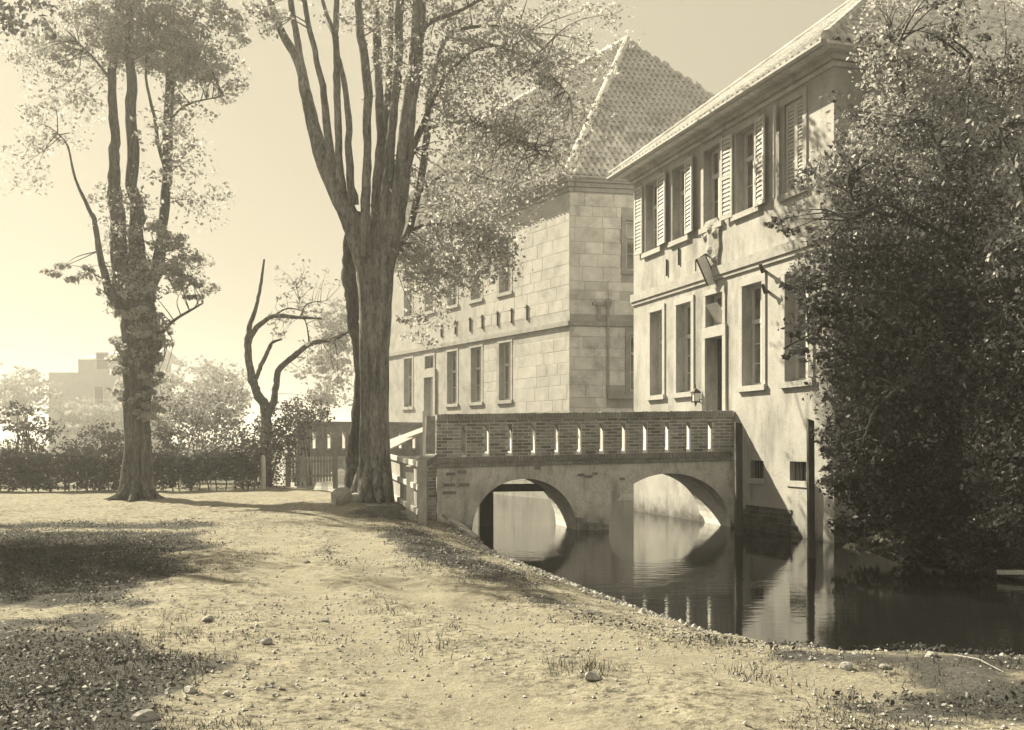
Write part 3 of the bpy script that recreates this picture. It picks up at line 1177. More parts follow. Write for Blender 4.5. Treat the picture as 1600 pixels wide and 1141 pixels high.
ls.box(b, 0.0, LW, 0.002, 0.08, 5.5, 5.66)
b.build('string_course', string_stone, wing)
b = MB()
for zz, pr in ((10.0, 0.08), (10.14, 0.18), (10.28, 0.3)):
    lf.box(b, -pr, LL, -0.15, pr, zz, zz + 0.138)
    ls.box(b, 0.16, LW, -0.15, pr - 0.003, zz + 0.002, zz + 0.136)
b.build('cornice', string_stone, wing)
b = MB()
ls.box(b, 1.3, LW, 0.002, 0.16, 3.05, 3.22)
b.build('ledge', string_stone, wing)


def masonry(fc, u0, u1, z0, z1, holes, hmin, hmax, lmin, lmax, joint=0.012, proud=(0.008, 0.02)):
    out_ = []
    z = z0
    while z < z1 - 0.1:
        h_ = min(random.uniform(hmin, hmax), z1 - z)
        cuts = [(h[0], h[1]) for h in holes if h[2] < z + h_ and h[3] > z]
        u = u0 + random.uniform(-lmax * 0.5, 0)
        while u < u1:
            l_ = random.uniform(lmin, lmax)
            a_, c_ = max(u, u0), min(u + l_, u1)
            segs = [(a_, c_)]
            for q0, q1 in cuts:
                new = []
                for s0, s1 in segs:
                    if q1 <= s0 or q0 >= s1:
                        new.append((s0, s1))
                    else:
                        if q0 > s0:
                            new.append((s0, q0))
                        if q1 < s1:
                            new.append((q1, s1))
                segs = new
            for s0, s1 in segs:
                if s1 - s0 > 0.06:
                    out_.append(fc.mat(s0 + joint / 2, s1 - joint / 2, -0.03, random.uniform(*proud), z + joint / 2, z + h_ - joint / 2))
            u += l_
        z += h_
    return out_


mh = [(h[0] - 0.17, h[1] + 0.17, h[2] - 0.14, h[3] + 0.18) for h in wr] + [(0, LW, 5.48, 5.68), (1.28, LW, 3.04, 3.23)]
ms = masonry(ls, 0.0, 3.6, -0.5, 9.98, mh, 0.3, 0.5, 0.45, 1.15)
place(STONE, ms, 'stone_block', wing, 300, 'stonework')
ml = masonry(lf, 0.0, 6.5, 0.2, 9.98, [(h[0] - 0.16, h[1] + 0.16, h[2] - 0.14, h[3] + 0.14) for h in LOWL + UPL] + [(0, LL, 5.48, 5.68)], 0.32, 0.5, 0.6, 1.3, 0.008, (0.004, 0.009))
STONE_L = unit_block('facing_block', rough_mat('sun_side_ashlar', 0.4, 0.54, 2.0, bstr=0.3, rand=0.05, weather=0.22), 0.02)  # same sandstone, a darker copy for the sunlit side
place(STONE_L, ml, 'stone_block', wing, 180, 'facing_stonework')
# iron wall anchors above the string course
for px in (824, 800, 778, 754, 735, 712, 690):
    u_ = ul(px)
    b = MB()
    b.bar(lf.p(u_, 0.03, 5.95), lf.p(u_, 0.03, 6.5), 0.06, 0.04, (1, 0, 0))
    b.bar(lf.p(u_ - 0.1, 0.035, 6.42), lf.p(u_ + 0.1, 0.035, 6.42), 0.03, 0.05)
    b.build('wall_anchor', iron, wing)
# rain pipe with its hopper on the shaded side
b = MB()
up_ = sv(949)
b.tube([ls.p(up_, 0.1, 3.25), ls.p(up_, 0.1, 6.1)], [0.045, 0.045], 8)
b.build('rain_pipe', string_stone, wing)
b = MB()
c_ = ls.p(up_, 0.12, 6.1)
b.tube([ls.p(up_, 0.12, 6.08), ls.p(up_, 0.12, 6.3), ls.p(up_, 0.12, 6.42)], [0.05, 0.16, 0.05], 8)
b.tube([ls.p(up_, 0.12, 6.4), ls.p(up_, 0.12, 6.75)], [0.02, 0.012], 6)
b.build('pipe_hopper', string_stone, wing)
b = MB()
up2 = sv(935)
b.tube([ls.p(up2, 0.08, 5.7), ls.p(up2, 0.08, 6.2)], [0.05, 0.05], 8)
ls.box(b, up2 - 0.22, up2 + 0.2, 0.02, 0.12, 6.2, 6.3)
b.build('overflow', string_stone, wing)

# roof
EO, EZ, RH = 0.42, 10.42, 6.6
c_near = lf.p(0, 0, 0)
ea = lf.p(0, EO, EZ) - Vector((LU.x, LU.y, 0)) * EO
eb = lf.p(LL + 0.3, EO, EZ)
ec = ls.p(LW + 0.3, EO, EZ)
mid = Vector((SU.x, SU.y, 0)) * (LW / 2)
apx = Vector((L0.x, L0.y, 0)) + mid + Vector((LU.x, LU.y, 0)) * 4.7
apx.z = EZ + RH
end = Vector((L0.x, L0.y, 0)) + mid + Vector((LU.x, LU.y, 0)) * (LL + 0.3)
end.z = EZ + RH
back = Vector((L0.x, L0.y, 0)) + Vector((SU.x, SU.y, 0)) * (LW + 0.3) + Vector((LU.x, LU.y, 0)) * (LL + 0.3)
back.z = EZ
b = MB()
b.quad(eb, ea, apx, end)
b.poly([ea, ec, apx])
b.quad(ec, back, end, apx)
b.poly([back, eb, end])
dz = Vector((0, 0, -0.05))
b.quad(ea + dz, eb + dz, back + dz, ec + dz)
b.quad(ea + dz, ec + dz, ec, ea)
b.quad(eb + dz, ea + dz, ea, eb)
roof2 = b.build('roof', tile_mat, wing)
tl = tile_slope(ea, ec, apx, apx) + tile_slope(eb, ea, apx, end)
tl = [M for M in tl if M.translation.x / M.translation.y < 0.24]
tl.sort(key=lambda M: (M.translation - Vector((0, 0, EYE))).length)
place(TILE, tl, 'roof_tile', roof2, 300, 'tiling')
b = MB()
for a_, c_ in ((ea, apx), (apx, end)):
    n_ = int((c_ - a_).length / 0.38)
    for k in range(n_):
        b.tube([a_.lerp(c_, k / n_) + Vector((0, 0, 0.06)), a_.lerp(c_, (k + 1.12) / n_) + Vector((0, 0, 0.08))], [0.14, 0.12], 8)
tag(b.build('ridge_tiles', tile_mat, roof2), kind='stuff')

# ------------------------------------------------------------------ the brick bridge
B0 = Vector((-1.64, 22.4))
BU = Vector((0.974, 0.225)).normalized()
BN = Vector((0.225, -0.974)).normalized()
bf = Face(B0, BU, BN)
BL, BW = 7.02, 1.75
bridge = thing('brick_bridge', bf.p(3.5, -1.5, WATER), 'two arched brick bridge with slit parapet leading to the plastered house', 'bridge')
rise = 0.0185


def deck(s):
    return 1.03 + rise * s


ARCH = [(0.78, 3.18, 0.77), (3.92, 6.93, 0.865)]


def intrados(s):
    for a_, c_, top in ARCH:
        if a_ < s < c_:
            m_, h_ = (a_ + c_) / 2, (c_ - a_) / 2
            return -0.45 + (top + 0.45) * math.sqrt(max(0.0, 1 - ((s - m_) / h_) ** 2)) ** 0.92
    return -1.2


ss = [0.0, BL]
for a_, c_, top in ARCH:
    ss += [a_, c_]
    ss += [(a_ + c_) / 2 - (c_ - a_) / 2 * math.cos(math.pi * k / 28) for k in range(1, 28)]
ss = sorted(ss)
b = MB()
sof = MB()
for s0, s1 in zip(ss[:-1], ss[1:]):
    m_ = (s0 + s1) / 2
    inside = any(a_ < m_ < c_ for a_, c_, _ in ARCH)
    z0 = -1.2 if not inside else (intrados(s0) if intrados(s0) > -1 else -0.45)
    z1 = -1.2 if not inside else (intrados(s1) if intrados(s1) > -1 else -0.45)
    for n_ in (0.0, -BW):
        b.quad(bf.p(s0, n_, z0), bf.p(s1, n_, z1), bf.p(s1, n_, deck(s1)), bf.p(s0, n_, deck(s0)))
    if inside:
        sof.quad(bf.p(s0, 0, z0), bf.p(s1, 0, z1), bf.p(s1, -BW, z1), bf.p(s0, -BW, z0))
b.quad(bf.p(0, 0, -1.2), bf.p(0, -BW, -1.2), bf.p(0, -BW, deck(0)), bf.p(0, 0, deck(0)))
for a_, c_, _ in ARCH:
    for s_ in (a_, c_):
        b.quad(bf.p(s_, 0, -1.2), bf.p(s_, -BW, -1.2), bf.p(s_, -BW, -0.45), bf.p(s_, 0, -0.45))
b.build('spandrel', render_mat, bridge)
sof.build('vault', mortar, bridge)
# rough bedding of the pier: worn bricks at the waterline, broken plaster patches
b = MB()
for k in range(9):
    s_ = 3.16 + k * 0.085
    bf.box(b, s_, s_ + 0.08, 0.004, 0.05 + random.uniform(0, 0.05), -0.7, -0.28 + random.uniform(-0.05, 0.05) + (0.12 if k < 2 else 0))
b.build('pier_footing', brick_dark, bridge)
b = MB()
for s_, z_, w_ in ((3.35, 0.78, 0.2), (3.2, 0.82, 0.16), (2.2, 0.98, 0.14), (3.55, 0.84, 0.12), (4.2, 0.72, 0.12), (0.15, 0.62, 0.25), (0.12, 0.45, 0.3), (0.5, 0.62, 0.22), (0.2, 0.86, 0.2), (0.45, 0.9, 0.2)):
    bf.box(b, s_, s_ + w_, 0.002, 0.014, z_, z_ + 0.06)
b.build('bared_brickwork', brick_dark, bridge)
# arch rings
for a_, c_, top in ARCH:
    b = MB()
    m_, h_ = (a_ + c_) / 2, (c_ - a_) / 2
    N = 44
    for k in range(N):
        t0, t1 = math.pi * (k + 0.06) / N, math.pi * (k + 0.94) / N
        q = []
        for tt in (t0, t1):
            for rr_ in (0.0, 0.14):
                x = m_ - (h_ + rr_) * math.cos(tt)
                z = -0.45 + (top + 0.45 + rr_) * abs(math.sin(tt)) ** 0.92
                q.append((x, z))
        if min(z for _, z in q) < -0.4 or max(x for x, _ in q) > BL - 0.02:
            continue
        (x0, z0), (x1, z1), (x2, z2), (x3, z3) = q
        pr = 0.006 + random.uniform(0, 0.004)
        b.hexa([bf.p(x0, pr, z0), bf.p(x2, pr, z2), bf.p(x2, -0.1, z2), bf.p(x0, -0.1, z0), bf.p(x1, pr, z1), bf.p(x3, pr, z3), bf.p(x3, -0.1, z3), bf.p(x1, -0.1, z1)])
    tag(b.build('arch_ring', render_mat, bridge), kind='stuff')
# dark bar and dark upright at the back of the left arch
b = MB()
b.bar(bf.p(1.2, -1.56, 0.5), bf.p(3.0, -1.56, 0.5), 0.16, 0.18)
b.build('dark_bar', dark_wood, bridge)
b = MB()
bf.box(b, 1.24, 1.58, -1.68, -1.5, -1.0, 0.405)
b.build('dark_upright', dark_wood, bridge)

# string course under the parapet, parapet core with slits, coping
SL = []
for px in (725, 761, 797, 833.5, 870, 905, 940, 974.5, 1008, 1042.5, 1076, 1109.5):
    SL.append(bf.u_at(px))
SW_ = 0.054
zs0, zs1 = 0.22, 0.92            # heights over deck(): string top, slit top


class Tilt(Face):
    """The bridge plane with its gentle climb: z is measured over the deck line."""

    def p(self, u, n, z):
        q = super().p(u, n, z)
        q.z = z + deck(u)
        return q

    def mat(self, u0, u1, n0, n1, z0, z1):
        M = super().mat(u0, u1, n0, n1, z0, z1)
        M[2][0] = rise * (u1 - u0)
        return M


PT = 0.22                        # parapet thickness: one brick
bt = Tilt(B0, BU, BN)
for fc_off in (0.0, -BW + PT):
    fo = Tilt((B0.x + BN.x * fc_off, B0.y + BN.y * fc_off), BU, BN)
    holes_ = [(s_ - SW_, s_ + SW_, zs0, zs1) for s_ in SL]
    b = MB()
    wall_with_holes(b, fo, 0, BL - 0.003, 0.2, 1.04, holes_, PT - 0.005)
    fi = Tilt((B0.x + BN.x * (fc_off - PT), B0.y + BN.y * (fc_off - PT)), BU, BN)
    wall_with_holes(b, fi, 0, BL - 0.003, -0.02, 1.04, holes_, 0.0)
    b.quad(fo.p(0, 0, 0.2), fo.p(0, -PT, 0.2), fo.p(0, -PT, 1.04), fo.p(0, 0, 1.04))
    b.build('parapet', mortar if fc_off == 0 else brick_dark, bridge)
b = MB()
bt.box(b, 0, BL - 0.01, -BW + PT, -PT, -0.1, -0.01)
b.build('deck', earth, bridge)
# off-white linings on the right jamb and sill of each slit
for s_ in SL:
    b = MB()
    x0, x1 = s_ - SW_, s_ + SW_
    bt.box(b, x1 - 0.008, x1 + 0.02, -PT + 0.005, 0.003, zs0 + 0.02, zs1)
    b.hexa([bt.p(x0 - 0.02, 0.035, zs0 - 0.03), bt.p(x1, 0.035, zs0 - 0.03), bt.p(x1, -PT + 0.01, zs0), bt.p(x0 - 0.02, -PT + 0.01, zs0),
            bt.p(x0 - 0.02, 0.03, zs0 + 0.01), bt.p(x1 - 0.009, 0.03, zs0 + 0.02), bt.p(x1 - 0.009, -PT + 0.01, zs0 + 0.1), bt.p(x0 - 0.02, -PT + 0.01, zs0 + 0.1)])
    b.build('slit_lining', off_white, bridge)
    # corbelled brick that makes the head of the slit pointed
    b = MB()
    b.hexa([bt.p(x0 + 0.012, 0.011, zs1 - 0.005), bt.p(x1 - 0.009, 0.011, zs1 - 0.17), bt.p(x1 - 0.009, -0.1, zs1 - 0.17), bt.p(x0 + 0.012, -0.1, zs1 - 0.005),
            bt.p(x0 + 0.012, 0.011, zs1 + 0.012), bt.p(x1 - 0.009, 0.011, zs1 + 0.012), bt.p(x1 - 0.009, -0.1, zs1 + 0.012), bt.p(x0 + 0.012, -0.1, zs1 + 0.012)])
    b.build('slit_head', brick, bridge)
# bricks of the parapet front
bl, ch = 0.262, 0.0735
bm = []
row = 0
z = 0.222
while z < 1.03:
    off = -bl / 2 if row % 2 else 0.0
    cuts = [(s_ - SW_ - 0.003, s_ + SW_ + 0.004) for s_ in SL] if z + ch < zs1 + 0.05 else []
    u = off - 0.02
    while u < BL - 0.02:
        segs = [(max(u, 0.0), min(u + bl - 0.02, BL - 0.006))]
        for q0, q1 in cuts:
            new = []
            for s0, s1 in segs:
                if q1 <= s0 or q0 >= s1:
                    new.append((s0, s1))
                else:
                    if q0 > s0:
                        new.append((s0, q0))
                    if q1 < s1:
                        new.append((q1, s1))
            segs = new
        for s0, s1 in segs:
            if s1 - s0 > 0.035 and random.random() > 0.012:
                j = random.uniform(-0.003, 0.003)
                bm.append(bt.mat(s0, s1, -0.04, 0.006 + random.uniform(0, 0.009), z + 0.010 + j, z + ch - 0.010 + j))
        u += bl
    z += ch
    row += 1
ef = Face(B0, -BN, -BU)
for k in range(int(1.28 / ch)):
    zz = deck(0) - 0.2 + k * ch
    a_ = 0.0 if k % 2 else 0.13
    for q0, q1 in (((0.0, 0.102), (0.118, PT - 0.004)) if k % 2 else ((0.0, PT - 0.004),)):
        bm.append(ef.mat(q0 + 0.004, q1, -0.03, 0.008 + random.uniform(0, 0.006), zz + 0.007, zz + ch - 0.006))
bm.sort(key=lambda M: -(Vector((M[0][0], M[1][0], M[2][0])).length))
place(BRICK, bm, 'brick', bridge, 300, 'small_brickwork')
# header courses: string course and coping on edge
for nm, z0, z1, pr in (('string_course', 0.0, 0.215, 0.055), ('coping', 1.042, 1.165, 0.035)):
    b = MB()
    s_ = 0.0
    while s_ < BL - 0.07:
        w_ = 0.066 + random.uniform(-0.004, 0.003)
        j = random.uniform(-0.006, 0.006)
        if nm == 'coping':
            bt.box(b, s_, s_ + w_, -PT - 0.03, pr + j, z0 + j * 0.5, z1 + j)
        else:
            for za, zb in ((z0, 0.09), (0.1, z1)):
                bt.box(b, s_, s_ + w_, -0.05, pr + j - (0.02 if za == z0 else 0), za + j * 0.3, zb + j * 0.3)
        s_ += 0.075
    ob = b.build(nm, brick_dark, bridge)
    tag(ob, kind='stuff')
b = MB()
bt.box(b, 0, BL - 0.005, -PT - 0.02, 0.028, 1.03, 1.155)
bt.box(b, 0, BL - 0.005, -0.04, 0.025, 0.003, 0.205)
b.build('bedding', mortar, bridge)
b = MB()
fo = Tilt((B0.x + BN.x * (-BW + PT), B0.y + BN.y * (-BW + PT)), BU, BN)
fo.box(b, 0, BL - 0.005, -PT - 0.02, 0.03, 1.042, 1.16)
b.build('rear_coping', brick_dark, bridge)

# wing wall at the land end with its raking coping
wall = thing('wing_wall', (-1.75, 22.2, -0.1), 'short brick wing wall with raking coping at the land end of the bridge', 'wall')
wd_ = Vector((-0.42, -0.9)).normalized()
wf = Face((B0.x - 0.02, B0.y + 0.02), (-0.62, -0.78), (0.78, -0.62))
b = MB()
WLn = 0.62
pts = [(0, -0.6), (WLn, -0.6), (WLn, 0.93), (0, 1.2)]
b.hexa([wf.p(0, 0, -0.6), wf.p(WLn, 0, -0.6), wf.p(WLn, -0.3, -0.6), wf.p(0, -0.3, -0.6), wf.p(0, 0, 1.2), wf.p(WLn, 0, 0.93), wf.p(WLn, -0.3, 0.93), wf.p(0, -0.3, 1.2)])
b.build('core', mortar, wall)
bm = []
z = -0.35
row = 0
while z < 1.1:
    u = -0.13 if row % 2 else 0.0
    while u < WLn:
        a_, c_ = max(u, 0.0), min(u + 0.25, WLn)
        top = 1.2 - 0.27 * c_ / WLn
        if c_ - a_ > 0.04 and z + 0.066 < top:
            bm.append(wf.mat(a_, c_, -0.03, random.uniform(0.006, 0.012), z, z + 0.062))
        u += 0.262
    z += 0.0735
    row += 1
place(BRICK, bm, 'brick', wall, 300, 'x')
b = MB()
for k in range(8):
    f0, f1 = k / 8 + 0.008, (k + 1) / 8 - 0.008
    b.hexa([wf.p(WLn * f0, 0.05, 1.2 - 0.27 * f0), wf.p(WLn * f1, 0.05, 1.2 - 0.27 * f1), wf.p(WLn * f1, -0.33, 1.2 - 0.27 * f1), wf.p(WLn * f0, -0.33, 1.2 - 0.27 * f0),
            wf.p(WLn * f0, 0.05, 1.33 - 0.27 * f0), wf.p(WLn * f1, 0.05, 1.33 - 0.27 * f1), wf.p(WLn * f1, -0.33, 1.33 - 0.27 * f1), wf.p(WLn * f0, -0.33, 1.33 - 0.27 * f0)])
tag(b.build('coping', brick_dark, wall), kind='stuff')

# earthen ramp up to the deck
b = MB()
n_a, n_b = bf.p(0.0, -PT, deck(0) - 0.02), bf.p(0.0, -BW + PT, deck(0) - 0.02)
f_a, f_b = Vector((-3.05, 27.4, 0.12)), Vector((-2.75, 29.6, 0.12))
K = 8
for k in range(K):
    t0, t1 = k / K, (k + 1) / K
    p0, p1 = n_a.lerp(f_a, t0), n_a.lerp(f_a, t1)
    q0, q1 = n_b.lerp(f_b, t0), n_b.lerp(f_b, t1)
    b.quad(p0, p1, q1, q0)
    lo = lambda v_: Vector((v_.x, v_.y, -0.5))
    b.quad(lo(p0), lo(p1), p1, p0)
    b.quad(q0, q1, lo(q1), lo(q0))
b.quad(Vector((n_a.x, n_a.y, -0.5)), n_a, n_b, Vector((n_b.x, n_b.y, -0.5)))
tag(b.build('ramp', earth), kind='structure')

# ------------------------------------------------------------------ timber: ramp fence, handrail
fence = thing('plank_fence', (-1.84, 21.0, 0), 'weathered board fence with three pale rails beside the ramp and the great tree', 'fence')
fa, fb = Vector((-1.82, 20.9, 0)), Vector((-3.38, 28.0, 0))
b = MB()
for p_, z0, z1, w_ in ((fa, -0.35, 1.22, 0.17),):
    b.box(p_.x - w_ / 2, p_.x + w_ / 2, p_.y - w_ / 2, p_.y + w_ / 2, z0, z1)
b.build('gate_post', grey_wood, fence)
for p_, z1 in ((fa.lerp(fb, 0.5), 1.2), (fb, 1.3)):
    b = MB()
    b.box(p_.x - 0.05, p_.x + 0.05, p_.y - 0.05, p_.y + 0.05, -0.3, z1)
    b.build('post', grey_wood, fence)
side = Vector((-0.976, -0.214, 0))
for z_ in (1.14, 0.66, 0.16):
    b = MB()
    b.bar(fa + side * 0.09 + Vector((0, 0, z_)), fb + side * 0.09 + Vector((0, 0, z_ + 0.09)), 0.05, 0.11)
    b.build('rail', paint_wood, fence)
for k in range(27):
    t0 = (k + 0.5) / 27
    p_ = fa.lerp(fb, t0) + side * 0.045
    b = MB()
    d_ = (fb - fa).normalized()
    b.bar(p_ + Vector((0, 0, 0.06 + random.uniform(-0.02, 0.02))), p_ + Vector((0, 0, 1.12 + 0.06 * t0)), 0.015, 0.235, tuple(d_))
    b.build('board', grey_wood, fence)

hand = thing('handrail', (-2.3, 27, 0), 'pale timber handrail of two beams sloping down from the bridge to the great tree', 'railing')
h0, h1 = at(700, 655, 24.6), at(598, 704, 30.0)
g0, g1 = at(672, 668, 25.6), at(598, 696, 30.4)
b = MB()
b.bar(h0, h1, 0.09, 0.13)
b.build('rail', paint_wood, hand)
b = MB()
b.bar(g0 + Vector((0, 0, 0.0)), g1 + Vector((0, 0, 0.02)), 0.09, 0.12)
b.build('rail', paint_wood, hand)
for f_ in (0.3, 0.62, 0.92):
    p0 = h0.lerp(h1, f_)
    p1 = g0.lerp(g1, f_)
    b = MB()
    b.bar(p0, p1, 0.08, 0.06)
    b.build('spacer', paint_wood, hand)
for f_ in (0.35, 0.9):
    p0 = h0.lerp(h1, f_)
    b = MB()
    b.box(p0.x - 0.05, p0.x + 0.05, p0.y - 0.05, p0.y + 0.05, 0.0, p0.z - 0.06)
    b.build('post', grey_wood, hand)
hp = at(663, 700, 25.2)
b = MB()
b.box(hp.x - 0.04, hp.x + 0.04, hp.y - 0.04, hp.y + 0.04, 0.3, 2.35)
b.build('end_post', paint_wood, hand)

# mooring posts in the moat
for (px, py0, d, top, wd, lab) in ((1268, 870, 17.6, 655, 0.105, 'tall dark square post standing in the moat beside the overhanging tree'),
                                   (1155, 836, 21.9, 660, 0.14, 'dark weathered post standing in the water at the house end of the bridge')):
    x = (px - 800) * d / F
    zt = EYE - (top - HOR) * d / F
    mp_ = thing('mooring_post', (x, d, WATER), lab, 'post')
    b = MB()
    lean = 0.02
    b.hexa([(x - wd / 2, d - wd / 2, -1.1), (x + wd / 2, d - wd / 2, -1.1), (x + wd / 2, d + wd / 2, -1.1), (x - wd / 2, d + wd / 2, -1.1),
            (x - wd / 2 - lean, d - wd / 2, zt), (x + wd / 2 - lean, d - wd / 2, zt - 0.03), (x + wd / 2 - lean, d + wd / 2, zt - 0.02), (x - wd / 2 - lean, d + wd / 2, zt + 0.02)])
    b.build('shaft', dark_wood, mp_)
    b = MB()
    b.hexa([(x - wd * 0.62, d - wd * 0.62, -1.1), (x + wd * 0.62, d - wd * 0.62, -1.1), (x + wd * 0.62, d + wd * 0.62, -1.1), (x - wd * 0.62, d + wd * 0.62, -1.1),
            (x - wd * 0.55, d - wd * 0.56, -0.12), (x + wd * 0.5, d - wd * 0.56, -0.05), (x + wd * 0.5, d + wd * 0.56, -0.1), (x - wd * 0.55, d + wd * 0.56, -0.18)])
    b.build('weed_collar', dark_wood, mp_)

# ------------------------------------------------------------------ the second bridge, behind the great tree
C0 = Vector((-3.62, 43.0))
CU = Vector((-0.86, -0.51)).normalized()
CN = Vector((0.51, -0.86)).normalized()
cf = Face(C0, CU, CN)
b2 = thing('rear_bridge', cf.p(3, -1, WATER), 'distant dark brick bridge parapet with pale slits behind the great tree', 'bridge')
CL = 5.6
sl2 = [0.55 + k * 0.62 for k in range(8)]
hs = [(s_ - 0.06, s_ + 0.06, 1.3, 1.98) for s_ in sl2]
b = MB()
wall_with_holes(b, cf, 0, CL, 1.0, 2.28, hs, 0.3)
wall_with_holes(b, Face(cf.p(0, -0.3, 0), CU, CN), 0, CL, 1.0, 2.28, hs, 0.0)
b.quad(cf.p(CL, 0, 1.0), cf.p(CL, -0.3, 1.0), cf.p(CL, -0.3, 2.28), cf.p(CL, 0, 2.28))
b.build('parapet', brick_dark, b2)
for s_ in sl2:
    b = MB()
    cf.box(b, s_ - 0.075, s_ - 0.045, -0.295, 0.012, 1.3, 1.98)
    cf.box(b, s_ - 0.044, s_ + 0.08, -0.2, 0.03, 1.28, 1.34)
    b.build('slit_lining', off_white, b2)
b = MB()
cf.box(b, 0, CL, -0.34, 0.04, 2.28, 2.40)
b.build('coping', brick_dark, b2)
b = MB()
for s0, s1 in zip(np.linspace(0.4, 5.0, 24)[:-1], np.linspace(0.4, 5.0, 24)[1:]):
    f_ = lambda s: -0.5 + 1.15 * math.sqrt(max(0, 1 - ((s - 2.7) / 2.3) ** 2))
    for n_ in (0, -2.6):
        b.quad(cf.p(s0, n_, f_(s0)), cf.p(s1, n_, f_(s1)), cf.p(s1, n_, 1.0), cf.p(s0, n_, 1.0))
    b.quad(cf.p(s0, 0, f_(s0)), cf.p(s1, 0, f_(s1)), cf.p(s1, -2.6, f_(s1)), cf.p(s0, -2.6, f_(s0)))
cf.box(b, 0, 0.4, -2.6, 0, -1.2, 1.0)
cf.box(b, 5.0, CL, -2.6, 0, -1.2, 1.0)
b.build('arch', render_mat, b2)


# ------------------------------------------------------------------ vegetation helpers
def leaves(clusters, size, nrm_up=0.25):
    """Diamond leaves scattered through ellipsoid clusters. clusters: (centre, (rx, ry, rz), n, shell)."""
    cs, ns = [], []
    for (c, r, n, shell) in clusters:
        v_ = RNG.normal(size=(n, 3))
        v_ /= np.linalg.norm(v_, axis=1)[:, None]
        rad = RNG.random(n) ** (1 / 3)
        rad = shell * (0.7 + 0.3 * rad) + (1 - shell) * rad
        p_ = v_ * rad[:, None] * np.array(r) + np.array(c)
        cs.append(p_)
    P = np.concatenate(cs)
    n = len(P)
    nn = RNG.normal(size=(n, 3))
    nn[:, 2] += nrm_up * 2
    nn /= np.linalg.norm(nn, axis=1)[:, None]
    t_ = RNG.normal(size=(n, 3))
    t_ -= nn * np.sum(t_ * nn, 1)[:, None]
    t_ /= np.linalg.norm(t_, axis=1)[:, None]
    s_ = np.cross(nn, t_)
    L = size * (0.45 + 1.15 * RNG.random(n) ** 1.4)[:, None]
    fold = nn * L * 0.12
    a_ = P - t_ * L * 0.5
    b_ = P + s_ * L * 0.3 + fold
    c_ = P + t_ * L * 0.55
    d_ = P - s_ * L * 0.3 + fold
    return np.stack([a_, b_, c_, d_], 1).reshape(-1, 3)


def clumps(px, py, rx, ry, d, n_sub, n_leaf, depth=None, sub=0.32, seed=None):
    """A foliage mass given by its outline in the photo, broken into many small twig clumps."""
    c = at(px, py, d)
    RX, RZ = rx * d / F, ry * d / F
    RY = depth if depth is not None else (RX + RZ) / 2
    out_ = []
    for k in range(n_sub):
        v_ = RNG.normal(size=3)
        v_ /= np.linalg.norm(v_)
        v_ *= RNG.random() ** 0.45
        cc = (c.x + v_[0] * RX, c.y + v_[1] * RY, c.z + v_[2] * RZ)
        s_ = sub * (0.5 + RNG.random()) * min(RX, RZ, 2.5)
        out_.append((cc, (s_ * 1.25, s_ * 1.25, s_ * 0.6), max(3, int(n_leaf / n_sub * (0.4 + 1.2 * RNG.random()))), 0.0))
    return out_


def crown(parent, cl, size, mat, name='crown', up=0.25):
    vv = leaves(cl, size, up)
    return link(name, np_mesh(name, vv, None, mat, 4), parent)


def limb(mb, pxs, per=5, sides=10, wob=0.04, flute=0.0, jit=None):
    """pxs: (px, py, depth, width in photo pixels)."""
    pts_ = []
    for (px, py, d, wpx) in pxs:
        p_ = at(px, py, d)
        pts_.append((p_.x, p_.y, p_.z, wpx * d / F / 2))
    sp = smooth_path(pts_, per)
    jit = (0.05 if flute else 0.14) if jit is None else jit
    ox = oy = 0.0
    q3 = []
    for k, q in enumerate(sp):
        ox = ox * 0.6 + random.gauss(0, jit) * q[3]
        oy = oy * 0.6 + random.gauss(0, jit) * q[3]
        kn = 1 + max(-0.1, min(0.16, random.gauss(0, jit * 0.38)))
        q3.append((q[0] + ox, q[1] + oy, q[2], q[3] * kn))
    mb.tube([q[:3] for q in q3], [max(0.004, q[3]) for q in q3], sides, wob, True, flute)


def along(limbs, per=5):
    out_ = []
    for s_ in limbs:
        sp = smooth_path([(*at(*q[:3]), 0.0) for q in s_], per)
        out_ += [tuple(q[:3]) for q in sp[per:]]
    return out_


def twigs(mb, starts, targets, r0=0.03):
    for tg in targets:
        s_ = min(starts, key=lambda q: (Vector(q) - Vector(tg)).length + random.uniform(0, 0.9))
        a_, c_ = Vector(s_), Vector(tg)
        ln_ = (c_ - a_).length
        if ln_ > 2.2:
            continue
        m1 = a_.lerp(c_, 0.45) + Vector((random.gauss(0, 0.09), random.gauss(0, 0.09), random.uniform(0.0, 0.14))) * ln_
        sp = smooth_path([(*a_, r0), (*m1, r0 * 0.6), (*c_, r0 * 0.2)], 3)
        mb.tube([q[:3] for q in sp], [max(0.003, q[3]) for q in sp], 5, 0, False)


# ------------------------------------------------------------------ the great tree in the middle
gt = thing('great_lime_tree', (-3.32, 24.6, 0.2), 'great many-stemmed tree with a fluted trunk beside the bridge ramp', 'tree')
b = MB()
D = 24.6
limb(b, [(584, 800, D, 46), (584, 776, D, 40), (584, 740, D, 37), (585, 640, D, 35), (586, 540, D, 35), (588, 440, D, 41), (590, 380, D, 40), (594, 330, D, 22)], 6, 64, 0.07, 0.035)
limb(b, [(571, 790, D - 0.3, 28), (571, 700, D - 0.15, 20), (571, 560, D - 0.15, 18), (570, 440, D - 0.1, 22), (558, 372, D, 30), (539, 326, D, 29), (509, 259, D + 0.2, 26), (490, 202, D + 0.4, 21), (479, 150, D + 0.5, 18), (468, 100, D + 0.6, 15), (441, 52, D + 0.8, 12), (422, 0, D + 1, 10), (405, -60, D + 1, 8)], 5, 48, 0.06, 0.03)
